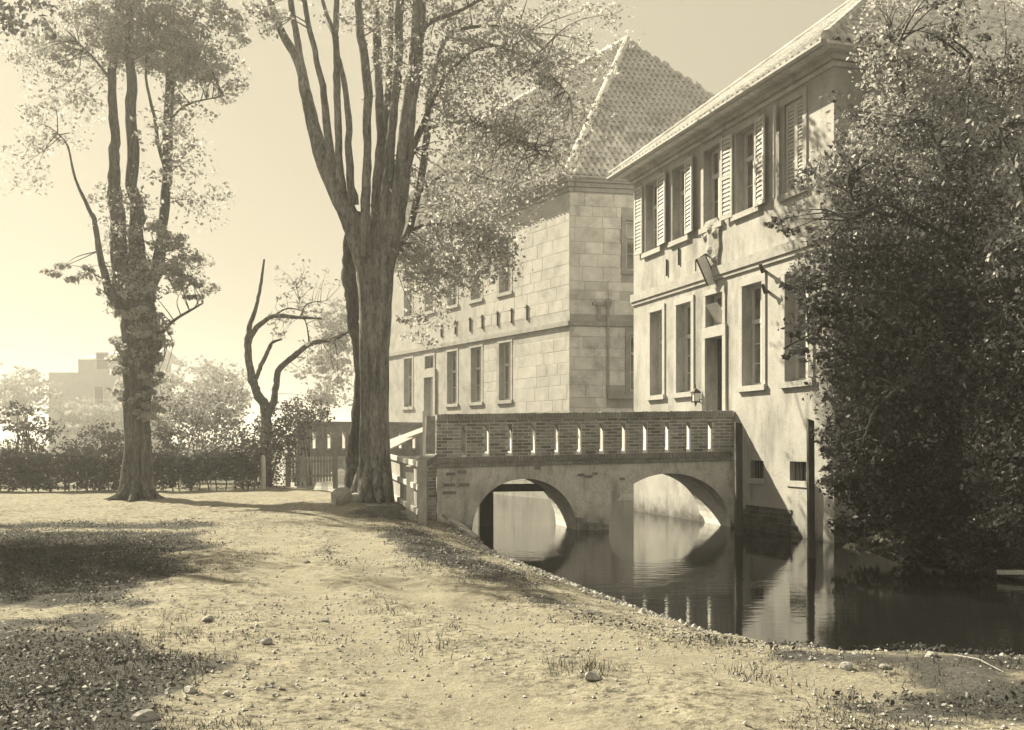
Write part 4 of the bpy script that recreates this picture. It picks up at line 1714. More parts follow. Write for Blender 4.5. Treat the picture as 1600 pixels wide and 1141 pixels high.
limb(b, [(603, 785, D + 0.1, 26), (596, 660, D + 0.1, 22), (597, 520, D, 24), (602, 420, D, 30), (612, 372, D, 32), (625, 300, D - 0.1, 27), (632, 225, D - 0.2, 25), (640, 169, D - 0.3, 23), (649, 112, D - 0.3, 22), (655, 37, D - 0.4, 21), (657, -60, D - 0.5, 19)], 5, 48, 0.06, 0.03)
b.build('trunk', bark, gt, True)
b = MB()
limb(b, [(546, 775, D + 0.9, 36), (549, 740, D + 0.9, 24), (556, 660, D + 0.8, 20), (561, 570, D + 0.7, 18), (552, 490, D + 0.7, 21), (544, 435, D + 0.7, 23), (548, 380, D + 0.6, 20), (560, 330, D + 0.6, 14)], 6, 12, 0.06)
b.build('rear_trunk', bark_dark, gt, True)
stems = [
    [(471, 110, D + 0.6, 12), (465, 60, D + 0.5, 10), (454, 0, D + 0.4, 9), (448, -50, D, 7)],
    [(522, 270, D + 0.1, 16), (514, 225, D, 13), (507, 150, D - 0.2, 11), (496, 94, D - 0.3, 9), (482, 37, D - 0.5, 8), (472, -30, D - 0.6, 7)],
    [(534, 300, D - 0.1, 16), (529, 244, D - 0.3, 12), (527, 150, D - 0.5, 11), (527, 94, D - 0.6, 11), (526, 40, D - 0.7, 9), (528, -40, D - 0.8, 8)],
    [(526, 60, D - 0.7, 8), (512, 25, D - 0.6, 6), (500, -20, D - 0.5, 5)],
    [(552, 320, D - 0.2, 16), (548, 262, D - 0.4, 12), (544, 187, D - 0.5, 10), (538, 131, D - 0.5, 9), (529, 92, D - 0.6, 9)],
    [(572, 400, D - 0.35, 20), (571, 330, D - 0.4, 16), (571, 262, D - 0.5, 14), (572, 187, D - 0.6, 14), (571, 112, D - 0.7, 14), (562, 37, D - 0.8, 13), (556, -40, D - 0.9, 11)],
    [(586, 400, D + 0.2, 22), (591, 281, D + 0.3, 16), (595, 225, D + 0.3, 15), (593, 150, D + 0.4, 14), (589, 75, D + 0.5, 13), (586, -40, D + 0.6, 11)],
    [(598, 380, D - 0.2, 22), (606, 262, D - 0.1, 17), (613, 187, D, 15), (622, 94, D + 0.1, 13), (625, 0, D + 0.2, 12), (626, -40, D + 0.2, 10)],
    [(600, 262, D + 0.5, 12), (606, 150, D + 0.8, 11), (609, 60, D + 1, 10), (612, -40, D + 1.2, 8)],
    [(614, 402, D + 0.6, 14), (626, 388, D + 0.8, 12), (640, 355, D + 0.9, 12), (654, 300, D + 0.9, 12), (665, 225, D + 0.9, 12), (669, 169, D + 0.9, 11), (684, 94, D + 0.8, 10), (700, 56, D + 0.7, 8), (726, 45, D + 0.6, 6), (775, 41, D + 0.4, 4), (822, 52, D + 0.2, 2)],
    [(630, 290, D + 0.3, 12), (645, 235, D + 0.2, 10), (668, 180, D, 8), (690, 130, D - 0.3, 6), (740, 80, D - 0.6, 4), (800, 70, D - 0.9, 2)],
    [(655, 60, D - 0.4, 12), (672, 35, D - 0.6, 8), (712, 20, D - 0.8, 6), (760, -5, D - 1.1, 4)],
    [(668, 200, D + 0.9, 6), (730, 190, D + 0.3, 4), (800, 215, D - 0.4, 3), (860, 250, D - 0.9, 1.5)],
    [(700, 60, D + 0.7, 6), (770, 70, D, 4), (840, 100, D - 0.6, 3), (890, 150, D - 1, 1.5)],
    [(640, 360, D + 0.9, 7), (680, 350, D + 1.1, 5), (730, 365, D + 1.2, 3), (785, 390, D + 1.6, 1.5)],
    [(654, 300, D + 0.9, 7), (700, 270, D + 1.1, 4), (750, 275, D + 1.2, 3), (810, 310, D + 1.6, 1.5)],
]
for s_ in stems:
    b = MB()
    limb(b, s_, 4, 9, 0.05)
    b.build('stem', bark, gt, True)
b = MB()
for (a0, r0, ln) in ((200, 0.5, 0.7), (245, 0.5, 0.6), (290, 0.55, 0.7), (318, 0.4, 0.3), (160, 0.5, 0.8)):
    x, y = -3.32 + math.cos(R(a0)) * 0.25, 24.6 + math.sin(R(a0)) * 0.25
    x1, y1 = -3.32 + math.cos(R(a0)) * (0.4 + ln * 0.4), 24.6 + math.sin(R(a0)) * (0.4 + ln * 0.4)
    sp = smooth_path([(x, y, 0.95, 0.15), (-3.32 + math.cos(R(a0)) * 0.47, 24.6 + math.sin(R(a0)) * 0.47, 0.4, 0.11), (x1, y1, 0.12, 0.04)], 4)
    b.tube([q[:3] for q in sp], [q[3] for q in sp], 8, 0.05)
b.build('root_flare', bark, gt, True)
cl = []
for (px, py, rx, ry, n) in ((715, 400, 95, 60, 2600), (690, 300, 60, 60, 1000), (760, 340, 70, 70, 1500), (810, 250, 100, 60, 1500), (740, 210, 80, 60, 1300), (860, 180, 90, 60, 1300),
                            (700, 130, 60, 60, 900), (800, 90, 120, 60, 1700), (900, 70, 80, 60, 800), (760, 10, 110, 50, 1300), (670, 430, 55, 40, 1000), (660, 500, 40, 50, 500),
                            (620, 100, 60, 80, 500), (640, 20, 90, 50, 800), (560, 20, 80, 50, 300), (400, 10, 60, 40, 350), (600, -60, 180, 60, 700), (460, -60, 110, 50, 500)):
    cl += clumps(px, py, rx, ry, D + (random.uniform(-0.2, 0.6) if py > 190 else random.uniform(-1.0, 0.6)), max(14, n // 18), int(n * (1.35 if py > 150 else 1.9)), depth=1.5, sub=0.4)
crown(gt, cl, 0.098, leaf_spring)
b = MB()
st = along(stems, 7)
tg = [c[0] for c in cl]
twigs(b, st, [t_ for k, t_ in enumerate(tg) if k % 2 == 0], 0.02)
tag(b.build('twigs', bark, gt), kind='stuff')

# ------------------------------------------------------------------ the left tree
lt = thing('twin_trunk_tree', at(213, 780, 28.5), 'twin-trunked tree with ivy sprouts standing in front of the clipped hedge', 'tree')
b = MB()
D = 28.5
limb(b, [(206, 800, D, 48), (207, 775, D, 40), (208, 720, D, 33), (208, 640, D, 31), (209, 560, D, 31), (209, 500, D, 37), (207, 455, D, 44), (201, 420, D, 36)], 5, 56, 0.06, 0.03)
limb(b, [(227, 790, D + 0.4, 28), (226, 720, D + 0.35, 24), (225, 640, D + 0.3, 23), (225, 560, D + 0.2, 24), (225, 480, D + 0.1, 29), (228, 440, D + 0.1, 30)], 5, 12, 0.06)
b.build('trunk', bark_dark, lt, True)
st2 = [
    [(196, 470, D, 34), (187, 420, D, 28), (183, 350, D, 24), (181, 290, D, 20), (180, 245, D, 17), (179, 200, D, 15), (177, 140, D, 13), (177, 80, D, 12), (182, 0, D, 10), (186, -60, D, 8)],
    [(215, 460, D + 0.1, 34), (212, 400, D + 0.2, 26), (212, 340, D + 0.2, 22), (211, 290, D + 0.2, 19), (208, 210, D + 0.1, 18), (205, 140, D, 16), (203, 60, D, 13), (200, -40, D, 10)],
    [(232, 470, D + 0.2, 24), (246, 420, D + 0.3, 20), (252, 380, D + 0.4, 17), (257, 300, D + 0.5, 15), (260, 228, D + 0.5, 15), (265, 140, D + 0.6, 14), (268, 35, D + 0.6, 12), (272, -50, D + 0.6, 9)],
    [(190, 490, D - 0.2, 16), (170, 452, D - 0.4, 13), (155, 400, D - 0.6, 10), (148, 350, D - 0.6, 8), (138, 325, D - 0.6, 6), (118, 280, D - 0.7, 4), (106, 228, D - 0.8, 3), (90, 208, D - 0.8, 1.5)],
    [(238, 540, D + 0.1, 11), (252, 522, D, 7), (272, 501, D - 0.2, 5), (317, 474, D - 0.5, 2.5)],
    [(257, 200, D + 0.5, 5), (290, 165, D + 0.2, 3.5), (350, 150, D, 1.5)],
    [(177, 130, D, 6), (150, 95, D - 0.3, 4), (120, 65, D - 0.5, 2)],
    [(266, 100, D + 0.6, 6), (290, 60, D + 0.4, 5), (310, 10, D + 0.3, 4), (325, -40, D, 2)],
    [(258, 262, D + 0.5, 7), (247, 225, D + 0.35, 6), (240, 180, D + 0.2, 5), (228, 120, D + 0.1, 4), (232, 60, D, 3)],
]
for s_ in st2:
    b = MB()
    limb(b, s_, 4, 9, 0.05)
    b.build('stem', bark_dark, lt, True)
cl = []
for (px, py, rx, ry, n, dp) in ((215, 70, 70, 45, 1500, 1.4), (290, 90, 60, 45, 1100, 1.2), (330, 30, 60, 40, 500, 1.2), (150, 30, 70, 40, 900, 1.4), (235, 10, 60, 40, 700, 1.2), (110, 430, 55, 18, 260, 0.6),
                            (205, 430, 45, 60, 700, 0.5), (270, 420, 50, 40, 520, 0.7), (300, 455, 40, 25, 200, 0.6), (200, 555, 28, 60, 420, 0.5), (235, 590, 26, 60, 650, 0.5), (240, 520, 24, 40, 300, 0.5),
                            (255, 370, 30, 30, 240, 0.6), (100, 90, 60, 40, 300, 1.2), (200, -60, 160, 50, 1500, 1.8), (60, 250, 70, 80, 160, 1.5), (310, 300, 70, 70, 220, 1.5), (230, 640, 22, 30, 260, 0.4), (205, 610, 26, 40, 260, 0.4), (190, 320, 60, 70, 350, 0.8), (280, 200, 60, 70, 350, 1.2), (100, 180, 70, 80, 350, 1.2), (340, 100, 50, 60, 350, 1.2), (60, 60, 70, 50, 500, 1.2), (215, 480, 40, 40, 350, 0.5)):
    cl += clumps(px, py, rx, ry, D + random.uniform(-0.3, 0.2), max(8, n // 20), int(n * 3.2), depth=dp, sub=0.4)
crown(lt, cl, 0.115, leaf_spring)
b = MB()
st = along(st2, 7)
twigs(b, st, [c[0] for k, c in enumerate(cl) if k % 3 == 0], 0.018)
tag(b.build('twigs', bark_dark, lt), kind='stuff')
b = MB()
for a0 in (185, 230, 275, 320, 350):
    bx, by = lt.location.x + 0.05, D
    sp = smooth_path([(bx + math.cos(R(a0)) * 0.2, by + math.sin(R(a0)) * 0.2, 0.6, 0.14), (bx + math.cos(R(a0)) * 0.5, by + math.sin(R(a0)) * 0.5, 0.12, 0.1), (bx + math.cos(R(a0)) * 0.95, by + math.sin(R(a0)) * 0.95, -0.06, 0.04)], 4)
    b.tube([q[:3] for q in sp], [q[3] for q in sp], 8, 0.05)
b.build('root_flare', bark_dark, lt, True)

# tree of the same row that stands just outside the picture; its crown hangs in at the upper left
nt_ = thing('shade_tree', (-15.2, 21.5, 0), 'leafy boughs hanging into the upper left corner, darkest foliage there', 'tree')
b = MB()
sp = smooth_path([(-15.2, 21.5, -0.2, 0.5), (-15.2, 21.5, 2, 0.36), (-15.1, 21.6, 5, 0.32), (-14.9, 21.5, 8, 0.22), (-14.8, 21.4, 12, 0.1)], 4)
b.tube([q[:3] for q in sp], [q[3] for q in sp], 12, 0.06)
b.build('trunk', bark_dark, nt_, True)
cl = []
for (px, py, rx, ry, d, n) in ((-70, 10, 80, 50, 20.5, 350), (-250, 150, 130, 110, 21.5, 3200), (-330, 280, 160, 110, 20.5, 3600), (-400, 130, 150, 120, 19.5, 3200), (10, 10, 60, 36, 20.5, 520), (-170, 340, 100, 60, 20.5, 1100)):
    cl += clumps(px, py, rx, ry, d, n // 14, n, depth=1.7, sub=0.5)
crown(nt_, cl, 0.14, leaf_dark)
b = MB()
twigs(b, [(-14.9, 21.5, 8), (-14.9, 21.5, 9.5), (-15, 21.5, 6.5), (-14.8, 21.4, 11.5)], [c[0] for k, c in enumerate(cl) if k % 9 == 0], 0.05)
b.build('branches', bark_dark, nt_)

# ------------------------------------------------------------------ crooked fruit tree
ft = thing('crooked_fruit_tree', at(416, 760, 36.5), 'old crooked fruit tree with two bowed stems rising from a dark bush', 'tree')
D = 36.5
ps = [
    [(414, 765, D, 20), (416, 700, D, 17), (417, 645, D, 17), (405, 620, D, 14), (396, 600, D, 13), (389, 570, D, 12), (387, 534, D, 11), (390, 515, D, 9), (399, 485, D, 6), (407, 449, D, 5), (413, 405, D, 3)],
    [(388, 540, D, 9), (394, 522, D, 8.5), (408, 506, D, 8), (429, 494, D - 0.3, 7.5), (464, 496, D - 0.7, 6), (503, 498, D - 1, 3)],
    [(417, 645, D, 14), (427, 628, D + 0.1, 11), (432, 605, D + 0.2, 10), (436, 580, D + 0.2, 10), (464, 553, D, 9.5), (487, 537, D - 0.2, 8), (526, 528, D - 0.6, 6), (556, 512, D - 1, 3)],
    [(399, 592, D, 8), (407, 572, D + 0.3, 7), (419, 547, D + 0.5, 6), (426, 535, D + 0.5, 5), (441, 530, D + 0.5, 3)],
    [(470, 494, D - 0.7, 3), (480, 475, D - 0.8, 2), (510, 470, D - 0.9, 1)],
    [(484, 540, D - 0.2, 3), (480, 510, D - 0.2, 2), (470, 480, D, 1.2), (462, 440, D, 0.8)],
    [(425, 495, D - 0.3, 3), (450, 482, D - 0.3, 2.5), (480, 488, D - 0.4, 1.2)],
]
for k, s_ in enumerate(ps):
    b = MB()
    limb(b, s_, 5, 8, 0.05)
    b.build('trunk' if k == 0 else 'stem', bark_dark, ft, True)
cl = []
for (px, py, rx, ry, n) in ((470, 480, 60, 30, 260), (530, 515, 40, 25, 220), (440, 520, 30, 20, 90), (500, 540, 50, 30, 200), (480, 440, 60, 40, 180), (520, 600, 40, 40, 160)):
    cl += clumps(px, py, rx, ry, D - 0.4, max(8, n // 10), n, depth=1.0, sub=0.3)
crown(ft, cl, 0.11, leaf_far)
b = MB()
twigs(b, along(ps[1:], 7), [c[0] for c in cl], 0.012)
tag(b.build('twigs', bark_dark, ft), kind='stuff')

# ------------------------------------------------------------------ shrubs, hedge and trees beyond
def shrub(name, label, parts_, size, mat, d, base, cat='shrub', group=None, stems_n=7):
    r_ = thing(name, base, label, cat, group)
    cl_ = []
    for (px, py, rx, ry, n, dp) in parts_:
        cl_ += clumps(px, py, rx, ry, d, max(10, n // 26), n, depth=dp, sub=0.34)
    crown(r_, cl_, size, mat, 'foliage')
    b_ = MB()
    for k in range(stems_n):
        c = cl_[random.randrange(len(cl_))][0]
        o = (base[0] + random.gauss(0, 0.25), base[1] + random.gauss(0, 0.15), -0.1)
        m_ = ((o[0] * 0.6 + c[0] * 0.4), (o[1] * 0.6 + c[1] * 0.4), o[2] * 0.45 + c[2] * 0.55)
        sp_ = smooth_path([(*o, 0.035), (*m_, 0.025), (*c, 0.008)], 3)
        b_.tube([q_[:3] for q_ in sp_], [q_[3] for q_ in sp_], 6)
    b_.build('stems', bark_dark, r_)
    return r_


def base_at(px, d):
    return ((px - 800) * d / F, d, 0.0)


shrub('garden_bush', 'dark rounded bush at the foot of the crooked fruit tree', [(415, 705, 48, 60, 3600, 1.0), (360, 700, 50, 45, 2200, 0.9), (440, 670, 40, 38, 1500, 0.8)], 0.1, leaf_bush, 35.9, base_at(415, 35.9))
shrub('flowering_bush', 'pale leafy bush between the twin-trunked tree and the fruit tree', [(310, 665, 80, 60, 3600, 1.3), (270, 640, 50, 50, 1400, 1.2), (350, 630, 50, 40, 1200, 1.2)], 0.12, leaf_far, 40, base_at(310, 40))
shrub('young_bush', 'light bush behind the picket gate, right of the fruit tree', [(478, 650, 40, 36, 1700, 0.9), (465, 690, 22, 26, 500, 0.6)], 0.1, leaf_bush, 38.9, base_at(470, 38.9))
shrub('reedy_bush', 'upright twiggy bush rising behind the far left end of the hedge', [(45, 690, 55, 40, 1500, 1.0), (30, 660, 30, 40, 500, 0.8)], 0.12, leaf_bush, 37, base_at(45, 37), stems_n=26)
shrub('low_bush', 'low dark bush behind the hedge, just left of the twin-trunked tree', [(165, 690, 35, 30, 1300, 0.8), (120, 700, 30, 22, 700, 0.8)], 0.11, leaf_bush, 36.5, base_at(160, 36.5))
shrub('dark_bush', 'small dark bush right of the twin-trunked tree behind the hedge', [(262, 690, 26, 30, 900, 0.7)], 0.11, leaf_bush, 36, base_at(262, 36))
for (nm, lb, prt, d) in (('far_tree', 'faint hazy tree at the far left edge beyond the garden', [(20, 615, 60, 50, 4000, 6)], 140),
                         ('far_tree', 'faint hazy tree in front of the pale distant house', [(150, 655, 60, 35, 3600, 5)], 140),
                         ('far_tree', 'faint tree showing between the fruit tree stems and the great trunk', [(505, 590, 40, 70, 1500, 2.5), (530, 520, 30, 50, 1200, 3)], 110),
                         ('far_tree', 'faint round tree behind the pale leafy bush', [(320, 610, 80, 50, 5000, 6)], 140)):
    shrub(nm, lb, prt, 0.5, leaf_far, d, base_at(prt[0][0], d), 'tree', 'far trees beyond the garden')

# clipped hedge in two lengths
def hedge(label, x0, x1, y0, y1, top, n):
    r_ = thing('clipped_hedge', ((x0 + x1) / 2, (y0 + y1) / 2, 0), label, 'hedge', 'clipped garden hedge')
    P = np.stack([RNG.uniform(0, 1, n), RNG.uniform(0, 1, n), RNG.uniform(0, 1, n) ** 0.8], 1)
    L = x1 - x0
    X = x0 + P[:, 0] * L
    Y = y0 + (y1 - y0) * P[:, 0] + (P[:, 1] - 0.5) * 0.85
    tp = top + 0.22 * (vnoise(X, Y, 0.8, 8) - 0.5) + 0.3 * (vnoise(X, Y, 3.0, 9) - 0.5)
    Z = 0.05 + P[:, 2] * tp
    keep = (Z > 0.32) | (vnoise(X, Y, 2.6, 12) > 0.42)
    pts_ = np.stack([X, Y, Z], 1)[keep]
    vv = leaves([((0, 0, 0), (1, 1, 1), len(pts_), 0.0)], 0.105, 0.3)
    vv = vv.reshape(-1, 4, 3)
    vv = vv - vv.mean(1)[:, None, :] + pts_[:, None, :]
    link('foliage', np_mesh('foliage', vv.reshape(-1, 3), None, leaf_hedge, 4), r_)
    k_n = int(L / 0.22)
    b_ = MB()
    for k in range(k_n):
        f_ = (k + random.random()) / k_n
        x, y = x0 + L * f_, y0 + (y1 - y0) * f_ + random.uniform(-0.2, 0.2)
        b_.tube([(x, y, -0.1), (x + random.gauss(0, 0.06), y, 0.4), (x + random.gauss(0, 0.12), y, 0.85)], [0.025, 0.02, 0.01], 5)
    b_.build('stems', bark_dark, r_)


hedge('clipped dark hedge running from the left edge to the twin-trunked tree', -19.5, -12.3, 32.2, 33.0, 1.18, 17000)
hedge('clipped dark hedge running from the twin-trunked tree to the pale gate post', -12.2, -8.55, 33.0, 34.6, 1.2, 10000)

# gate post and picket gate
gp = thing('gate_post', base_at(411, 34.8), 'pale wooden post at the right end of the clipped hedge', 'post')
b = MB()
x, y, _ = base_at(411, 34.8)
b.tube([(x, y, -0.2), (x, y, 1.0), (x, y, 1.1), (x, y, 1.14)], [0.095, 0.09, 0.07, 0.02], 10)
b.build('shaft', paint_wood, gp)
gate = thing('picket_gate', base_at(485, 38.4), 'weathered picket gate between the dark bush and the great tree', 'gate')
ga, gb = Vector((*base_at(450, 38.0)[:2], 0)), Vector((*base_at(524, 39.2)[:2], 0))
for f_ in (0.0, 1.0):
    p_ = ga.lerp(gb, f_)
    b = MB()
    b.box(p_.x - 0.08, p_.x + 0.08, p_.y - 0.08, p_.y + 0.08, -0.2, 1.15)
    b.build('post', grey_wood, gate)
for z_ in (0.3, 0.85):
    b = MB()
    b.bar(ga + Vector((0, 0.05, z_)), gb + Vector((0, 0.05, z_)), 0.04, 0.09)
    b.build('rail', grey_wood, gate)
for k in range(15):
    f_ = (k + 0.7) / 15.5
    p_ = ga.lerp(gb, f_)
    hh = 1.02 + random.uniform(-0.05, 0.05)
    wd = 0.1 if k < 6 else 0.06
    b = MB()
    b.hexa([(p_.x - wd / 2, p_.y - 0.01, 0.08), (p_.x + wd / 2, p_.y - 0.01, 0.08), (p_.x + wd / 2, p_.y + 0.012, 0.08), (p_.x - wd / 2, p_.y + 0.012, 0.08),
            (p_.x - wd / 2, p_.y - 0.01, hh), (p_.x + wd / 2, p_.y - 0.01, hh), (p_.x + wd / 2, p_.y + 0.012, hh), (p_.x - wd / 2, p_.y + 0.012, hh)])
    b.poly([(p_.x - wd / 2, p_.y - 0.01, hh), (p_.x + wd / 2, p_.y - 0.01, hh), (p_.x, p_.y, hh + 0.07)])
    b.build('picket', grey_wood, gate)
rf = thing('rail_fence', base_at(540, 39.2), 'short pale rail fence with a diagonal brace between gate and great tree', 'fence')
ra, rb = Vector((*base_at(525, 39.3)[:2], 0)), Vector((*base_at(560, 39.6)[:2], 0))
b = MB()
b.bar(ra + Vector((0, 0, 0.98)), rb + Vector((0, 0, 0.98)), 0.05, 0.12)
b.build('rail', paint_wood, rf)
b = MB()
b.bar(ra + Vector((0, 0, 0.8)), rb + Vector((0, 0, 0.15)), 0.04, 0.1)
b.build('brace', paint_wood, rf)
b = MB()
b.box(rb.x - 0.07, rb.x + 0.07, rb.y - 0.05, rb.y + 0.05, -0.2, 1.1)
b.build('post', paint_wood, rf)

# ------------------------------------------------------------------ the pale house far behind the hedge
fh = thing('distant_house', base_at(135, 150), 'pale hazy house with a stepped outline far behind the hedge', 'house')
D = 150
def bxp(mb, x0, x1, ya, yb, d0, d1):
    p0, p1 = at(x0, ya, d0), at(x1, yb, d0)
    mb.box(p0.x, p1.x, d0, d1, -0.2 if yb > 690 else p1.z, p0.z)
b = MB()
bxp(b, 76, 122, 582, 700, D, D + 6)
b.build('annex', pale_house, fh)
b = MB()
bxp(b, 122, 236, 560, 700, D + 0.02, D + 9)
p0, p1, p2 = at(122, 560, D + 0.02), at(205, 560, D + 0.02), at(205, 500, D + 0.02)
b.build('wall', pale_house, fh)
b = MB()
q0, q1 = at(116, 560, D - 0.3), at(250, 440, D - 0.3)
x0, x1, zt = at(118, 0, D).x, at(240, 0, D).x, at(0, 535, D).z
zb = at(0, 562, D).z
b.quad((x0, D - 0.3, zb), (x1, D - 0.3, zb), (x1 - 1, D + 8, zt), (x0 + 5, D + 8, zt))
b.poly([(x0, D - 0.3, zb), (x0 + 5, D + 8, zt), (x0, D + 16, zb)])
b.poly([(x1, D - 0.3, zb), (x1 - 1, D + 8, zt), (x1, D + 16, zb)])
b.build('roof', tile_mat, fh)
for (x0, x1, ya, yb) in ((150, 168, 552, 576), (147, 160, 604, 630)):
    b = MB()
    a0, a1 = at(x0, ya, D - 0.35), at(x1, yb, D - 0.35)
    b.box(a0.x, a1.x, D - 0.1, D + 0.1, a1.z, a0.z)
    wn2 = b.build('window', dark_in, fh)
    b = MB()
    b.box(a0.x - 0.15, a0.x, D - 0.14, D - 0.02, a1.z, a0.z)
    b.box(a1.x, a1.x + 0.15, D - 0.14, D - 0.02, a1.z, a0.z)
    b.box(a0.x - 0.15, a1.x + 0.15, D - 0.14, D - 0.02, a0.z, a0.z + 0.15)
    b.build('frame', paint_wood, wn2)

# ------------------------------------------------------------------ trees on the right bank
def bank_tree(name, label, base, limbs, cls, size, mat, twn=3, up=0.25, cat='tree'):
    r_ = thing(name, base, label, cat)
    for k, s_ in enumerate(limbs):
        b_ = MB()
        limb(b_, s_, 4, 8, 0.05)
        b_.build('trunk' if k == 0 else 'branch', bark_dark, r_, True)
    cl_ = []
    for (px, py, rx, ry, d, n, dp) in cls:
        cl_ += clumps(px, py, rx, ry, d, max(10, n // 40), int(n * 0.85), depth=dp, sub=0.34)
    crown(r_, cl_, size, mat, 'crown', up)
    b_ = MB()
    twigs(b_, along(limbs, 8), [c[0] for k, c in enumerate(cl_) if k % twn == 0], 0.018)
    tag(b_.build('twigs', bark_dark, r_), kind='stuff')
    return r_


bank_tree('moat_tree', 'large dark leafy tree overhanging the moat beside the plastered house', (7.3, 17.2, 0),
          [[(1490, 870, 17.2, 26), (1488, 760, 17.2, 22), (1500, 600, 17.2, 18), (1508, 450, 17.2, 14), (1508, 300, 17.2, 9), (1512, 180, 17.2, 5), (1516, 85, 17.2, 2)],
           [(1492, 700, 17.2, 12), (1430, 560, 16.7, 9), (1340, 480, 16.2, 6), (1270, 520, 15.9, 3), (1225, 545, 15.8, 1.5)],
           [(1502, 560, 17.2, 11), (1450, 440, 16.8, 8), (1380, 400, 16.4, 6), (1300, 430, 16, 3)],
           [(1508, 420, 17.2, 9), (1460, 370, 16.9, 7), (1420, 345, 16.6, 5), (1360, 330, 16.3, 3)],
           [(1508, 420, 17.2, 9), (1545, 370, 16.9, 6), (1570, 300, 16.6, 4)],
           [(1495, 650, 17.2, 10), (1560, 560, 16.6, 7), (1600, 470, 16.2, 4)],
           [(1508, 330, 17.2, 7), (1470, 240, 17.2, 4), (1440, 180, 17.3, 2)],
           [(1340, 330, 16.3, 5), (1325, 285, 16.3, 4), (1340, 250, 16.4, 2)],
           [(1498, 520, 17.1, 9), (1440, 470, 15.6, 7), (1370, 455, 15.2, 5), (1310, 470, 15.0, 3)],
           [(1496, 600, 17.1, 9), (1420, 600, 15.4, 7), (1370, 640, 15.1, 5), (1345, 700, 15.0, 3)],
           [(1506, 400, 17.1, 9), (1530, 350, 15.6, 6), (1560, 330, 15.3, 4), (1590, 340, 15.2, 2)],
           [(1506, 380, 17.1, 8), (1430, 340, 15.8, 5), (1380, 320, 15.6, 4), (1320, 345, 15.5, 2)]],
          [(1440, 480, 150, 120, 16.6, 9500, 1.4), (1360, 400, 110, 70, 16.3, 4500, 1.1), (1540, 430, 100, 130, 16.6, 6500, 1.3), (1460, 300, 130, 80, 17.0, 4200, 1.2), (1330, 290, 80, 60, 16.6, 1500, 0.9),
           (1510, 180, 90, 90, 17.0, 1700, 1.0), (1400, 200, 90, 60, 17.2, 800, 0.9), (1300, 480, 70, 60, 16.0, 1900, 0.8), (1270, 420, 50, 50, 16.0, 700, 0.7), (1250, 545, 40, 26, 15.8, 420, 0.5),
           (1380, 600, 100, 90, 16.5, 6500, 1.2), (1480, 640, 130, 110, 16.6, 8500, 1.3), (1350, 700, 60, 60, 16.6, 2200, 0.8), (1240, 350, 35, 35, 16.2, 240, 0.5), (1460, 60, 120, 50, 17.3, 700, 1.0), (1325, 570, 40, 70, 16.8, 1500, 0.6), (1330, 380, 40, 70, 16.8, 900, 0.6), (1320, 200, 40, 60, 17.0, 250, 0.6), (1420, 740, 130, 60, 17.4, 4500, 0.9)],
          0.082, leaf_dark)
bank_tree('pale_tree', 'pale thin-leaved tree top against the house gable above the dark tree', (9.6, 19.0, 0),
          [[(1610, 860, 19, 16), (1560, 500, 18.9, 11), (1480, 300, 18.8, 7), (1420, 160, 18.7, 4), (1390, 60, 18.6, 2)],
           [(1500, 340, 18.8, 6), (1400, 280, 18.5, 4), (1310, 240, 18.3, 2)],
           [(1540, 430, 18.9, 7), (1560, 250, 18.9, 5), (1570, 120, 18.8, 2)]],
          [(1400, 180, 110, 90, 18.7, 3000, 1.0), (1500, 120, 120, 90, 18.7, 3000, 1.0), (1320, 260, 70, 60, 18.4, 1300, 0.8), (1560, 260, 60, 100, 18.8, 2000, 0.9), (1450, 300, 100, 60, 18.6, 2000, 0.9), (1480, 20, 130, 60, 18.8, 1800, 1.0), (1380, 60, 60, 50, 18.7, 700, 0.8)],
          0.075, leaf_pale)
bank_tree('edge_tree', 'dark tree at the right edge, nearer than the large overhanging one', (8.6, 14.6, 0),
          [[(1640, 900, 14.6, 28), (1640, 700, 14.6, 22), (1625, 500, 14.6, 16), (1620, 300, 14.6, 10), (1618, 100, 14.6, 5)],
           [(1632, 600, 14.6, 12), (1580, 480, 14.4, 7), (1550, 400, 14.3, 3)],
           [(1622, 380, 14.6, 9), (1590, 270, 14.5, 5), (1560, 200, 14.4, 2)]],
          [(1590, 600, 70, 130, 14.5, 5200, 1.0), (1600, 420, 70, 110, 14.5, 4200, 1.0), (1600, 250, 60, 80, 14.6, 1600, 0.9), (1590, 760, 70, 90, 14.4, 4200, 0.9), (1680, 500, 100, 200, 14.8, 6000, 1.2), (1640, 100, 90, 70, 14.7, 900, 0.9)],
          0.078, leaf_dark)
bank_tree('overhanging_bush', 'low dense bush on the bank trailing over the dark water', (6.9, 17.6, -0.1),
          [[(1420, 870, 17.4, 12), (1410, 800, 17.2, 9), (1390, 740, 17.0, 5)],
           [(1420, 860, 17.4, 8), (1460, 800, 17.0, 6), (1490, 760, 16.8, 3)],
           [(1400, 860, 17.4, 8), (1350, 800, 17.3, 6), (1310, 750, 17.2, 3)]],
          [(1350, 750, 60, 60, 17.3, 4200, 0.8), (1420, 780, 90, 70, 16.9, 6500, 1.0), (1500, 790, 80, 70, 16.4, 5200, 1.0), (1320, 690, 40, 50, 17.2, 1500, 0.6), (1560, 830, 70, 50, 15.6, 2800, 0.8), (1310, 740, 26, 40, 17.0, 700, 0.4), (1350, 825, 50, 35, 17.6, 1500, 0.4), (1440, 860, 100, 26, 16.4, 2600, 0.5), (1540, 880, 70, 24, 15.3, 1800, 0.4), (1450, 850, 90, 30, 16.3, 2200, 0.5)],
          0.075, leaf_bush, cat='bush')

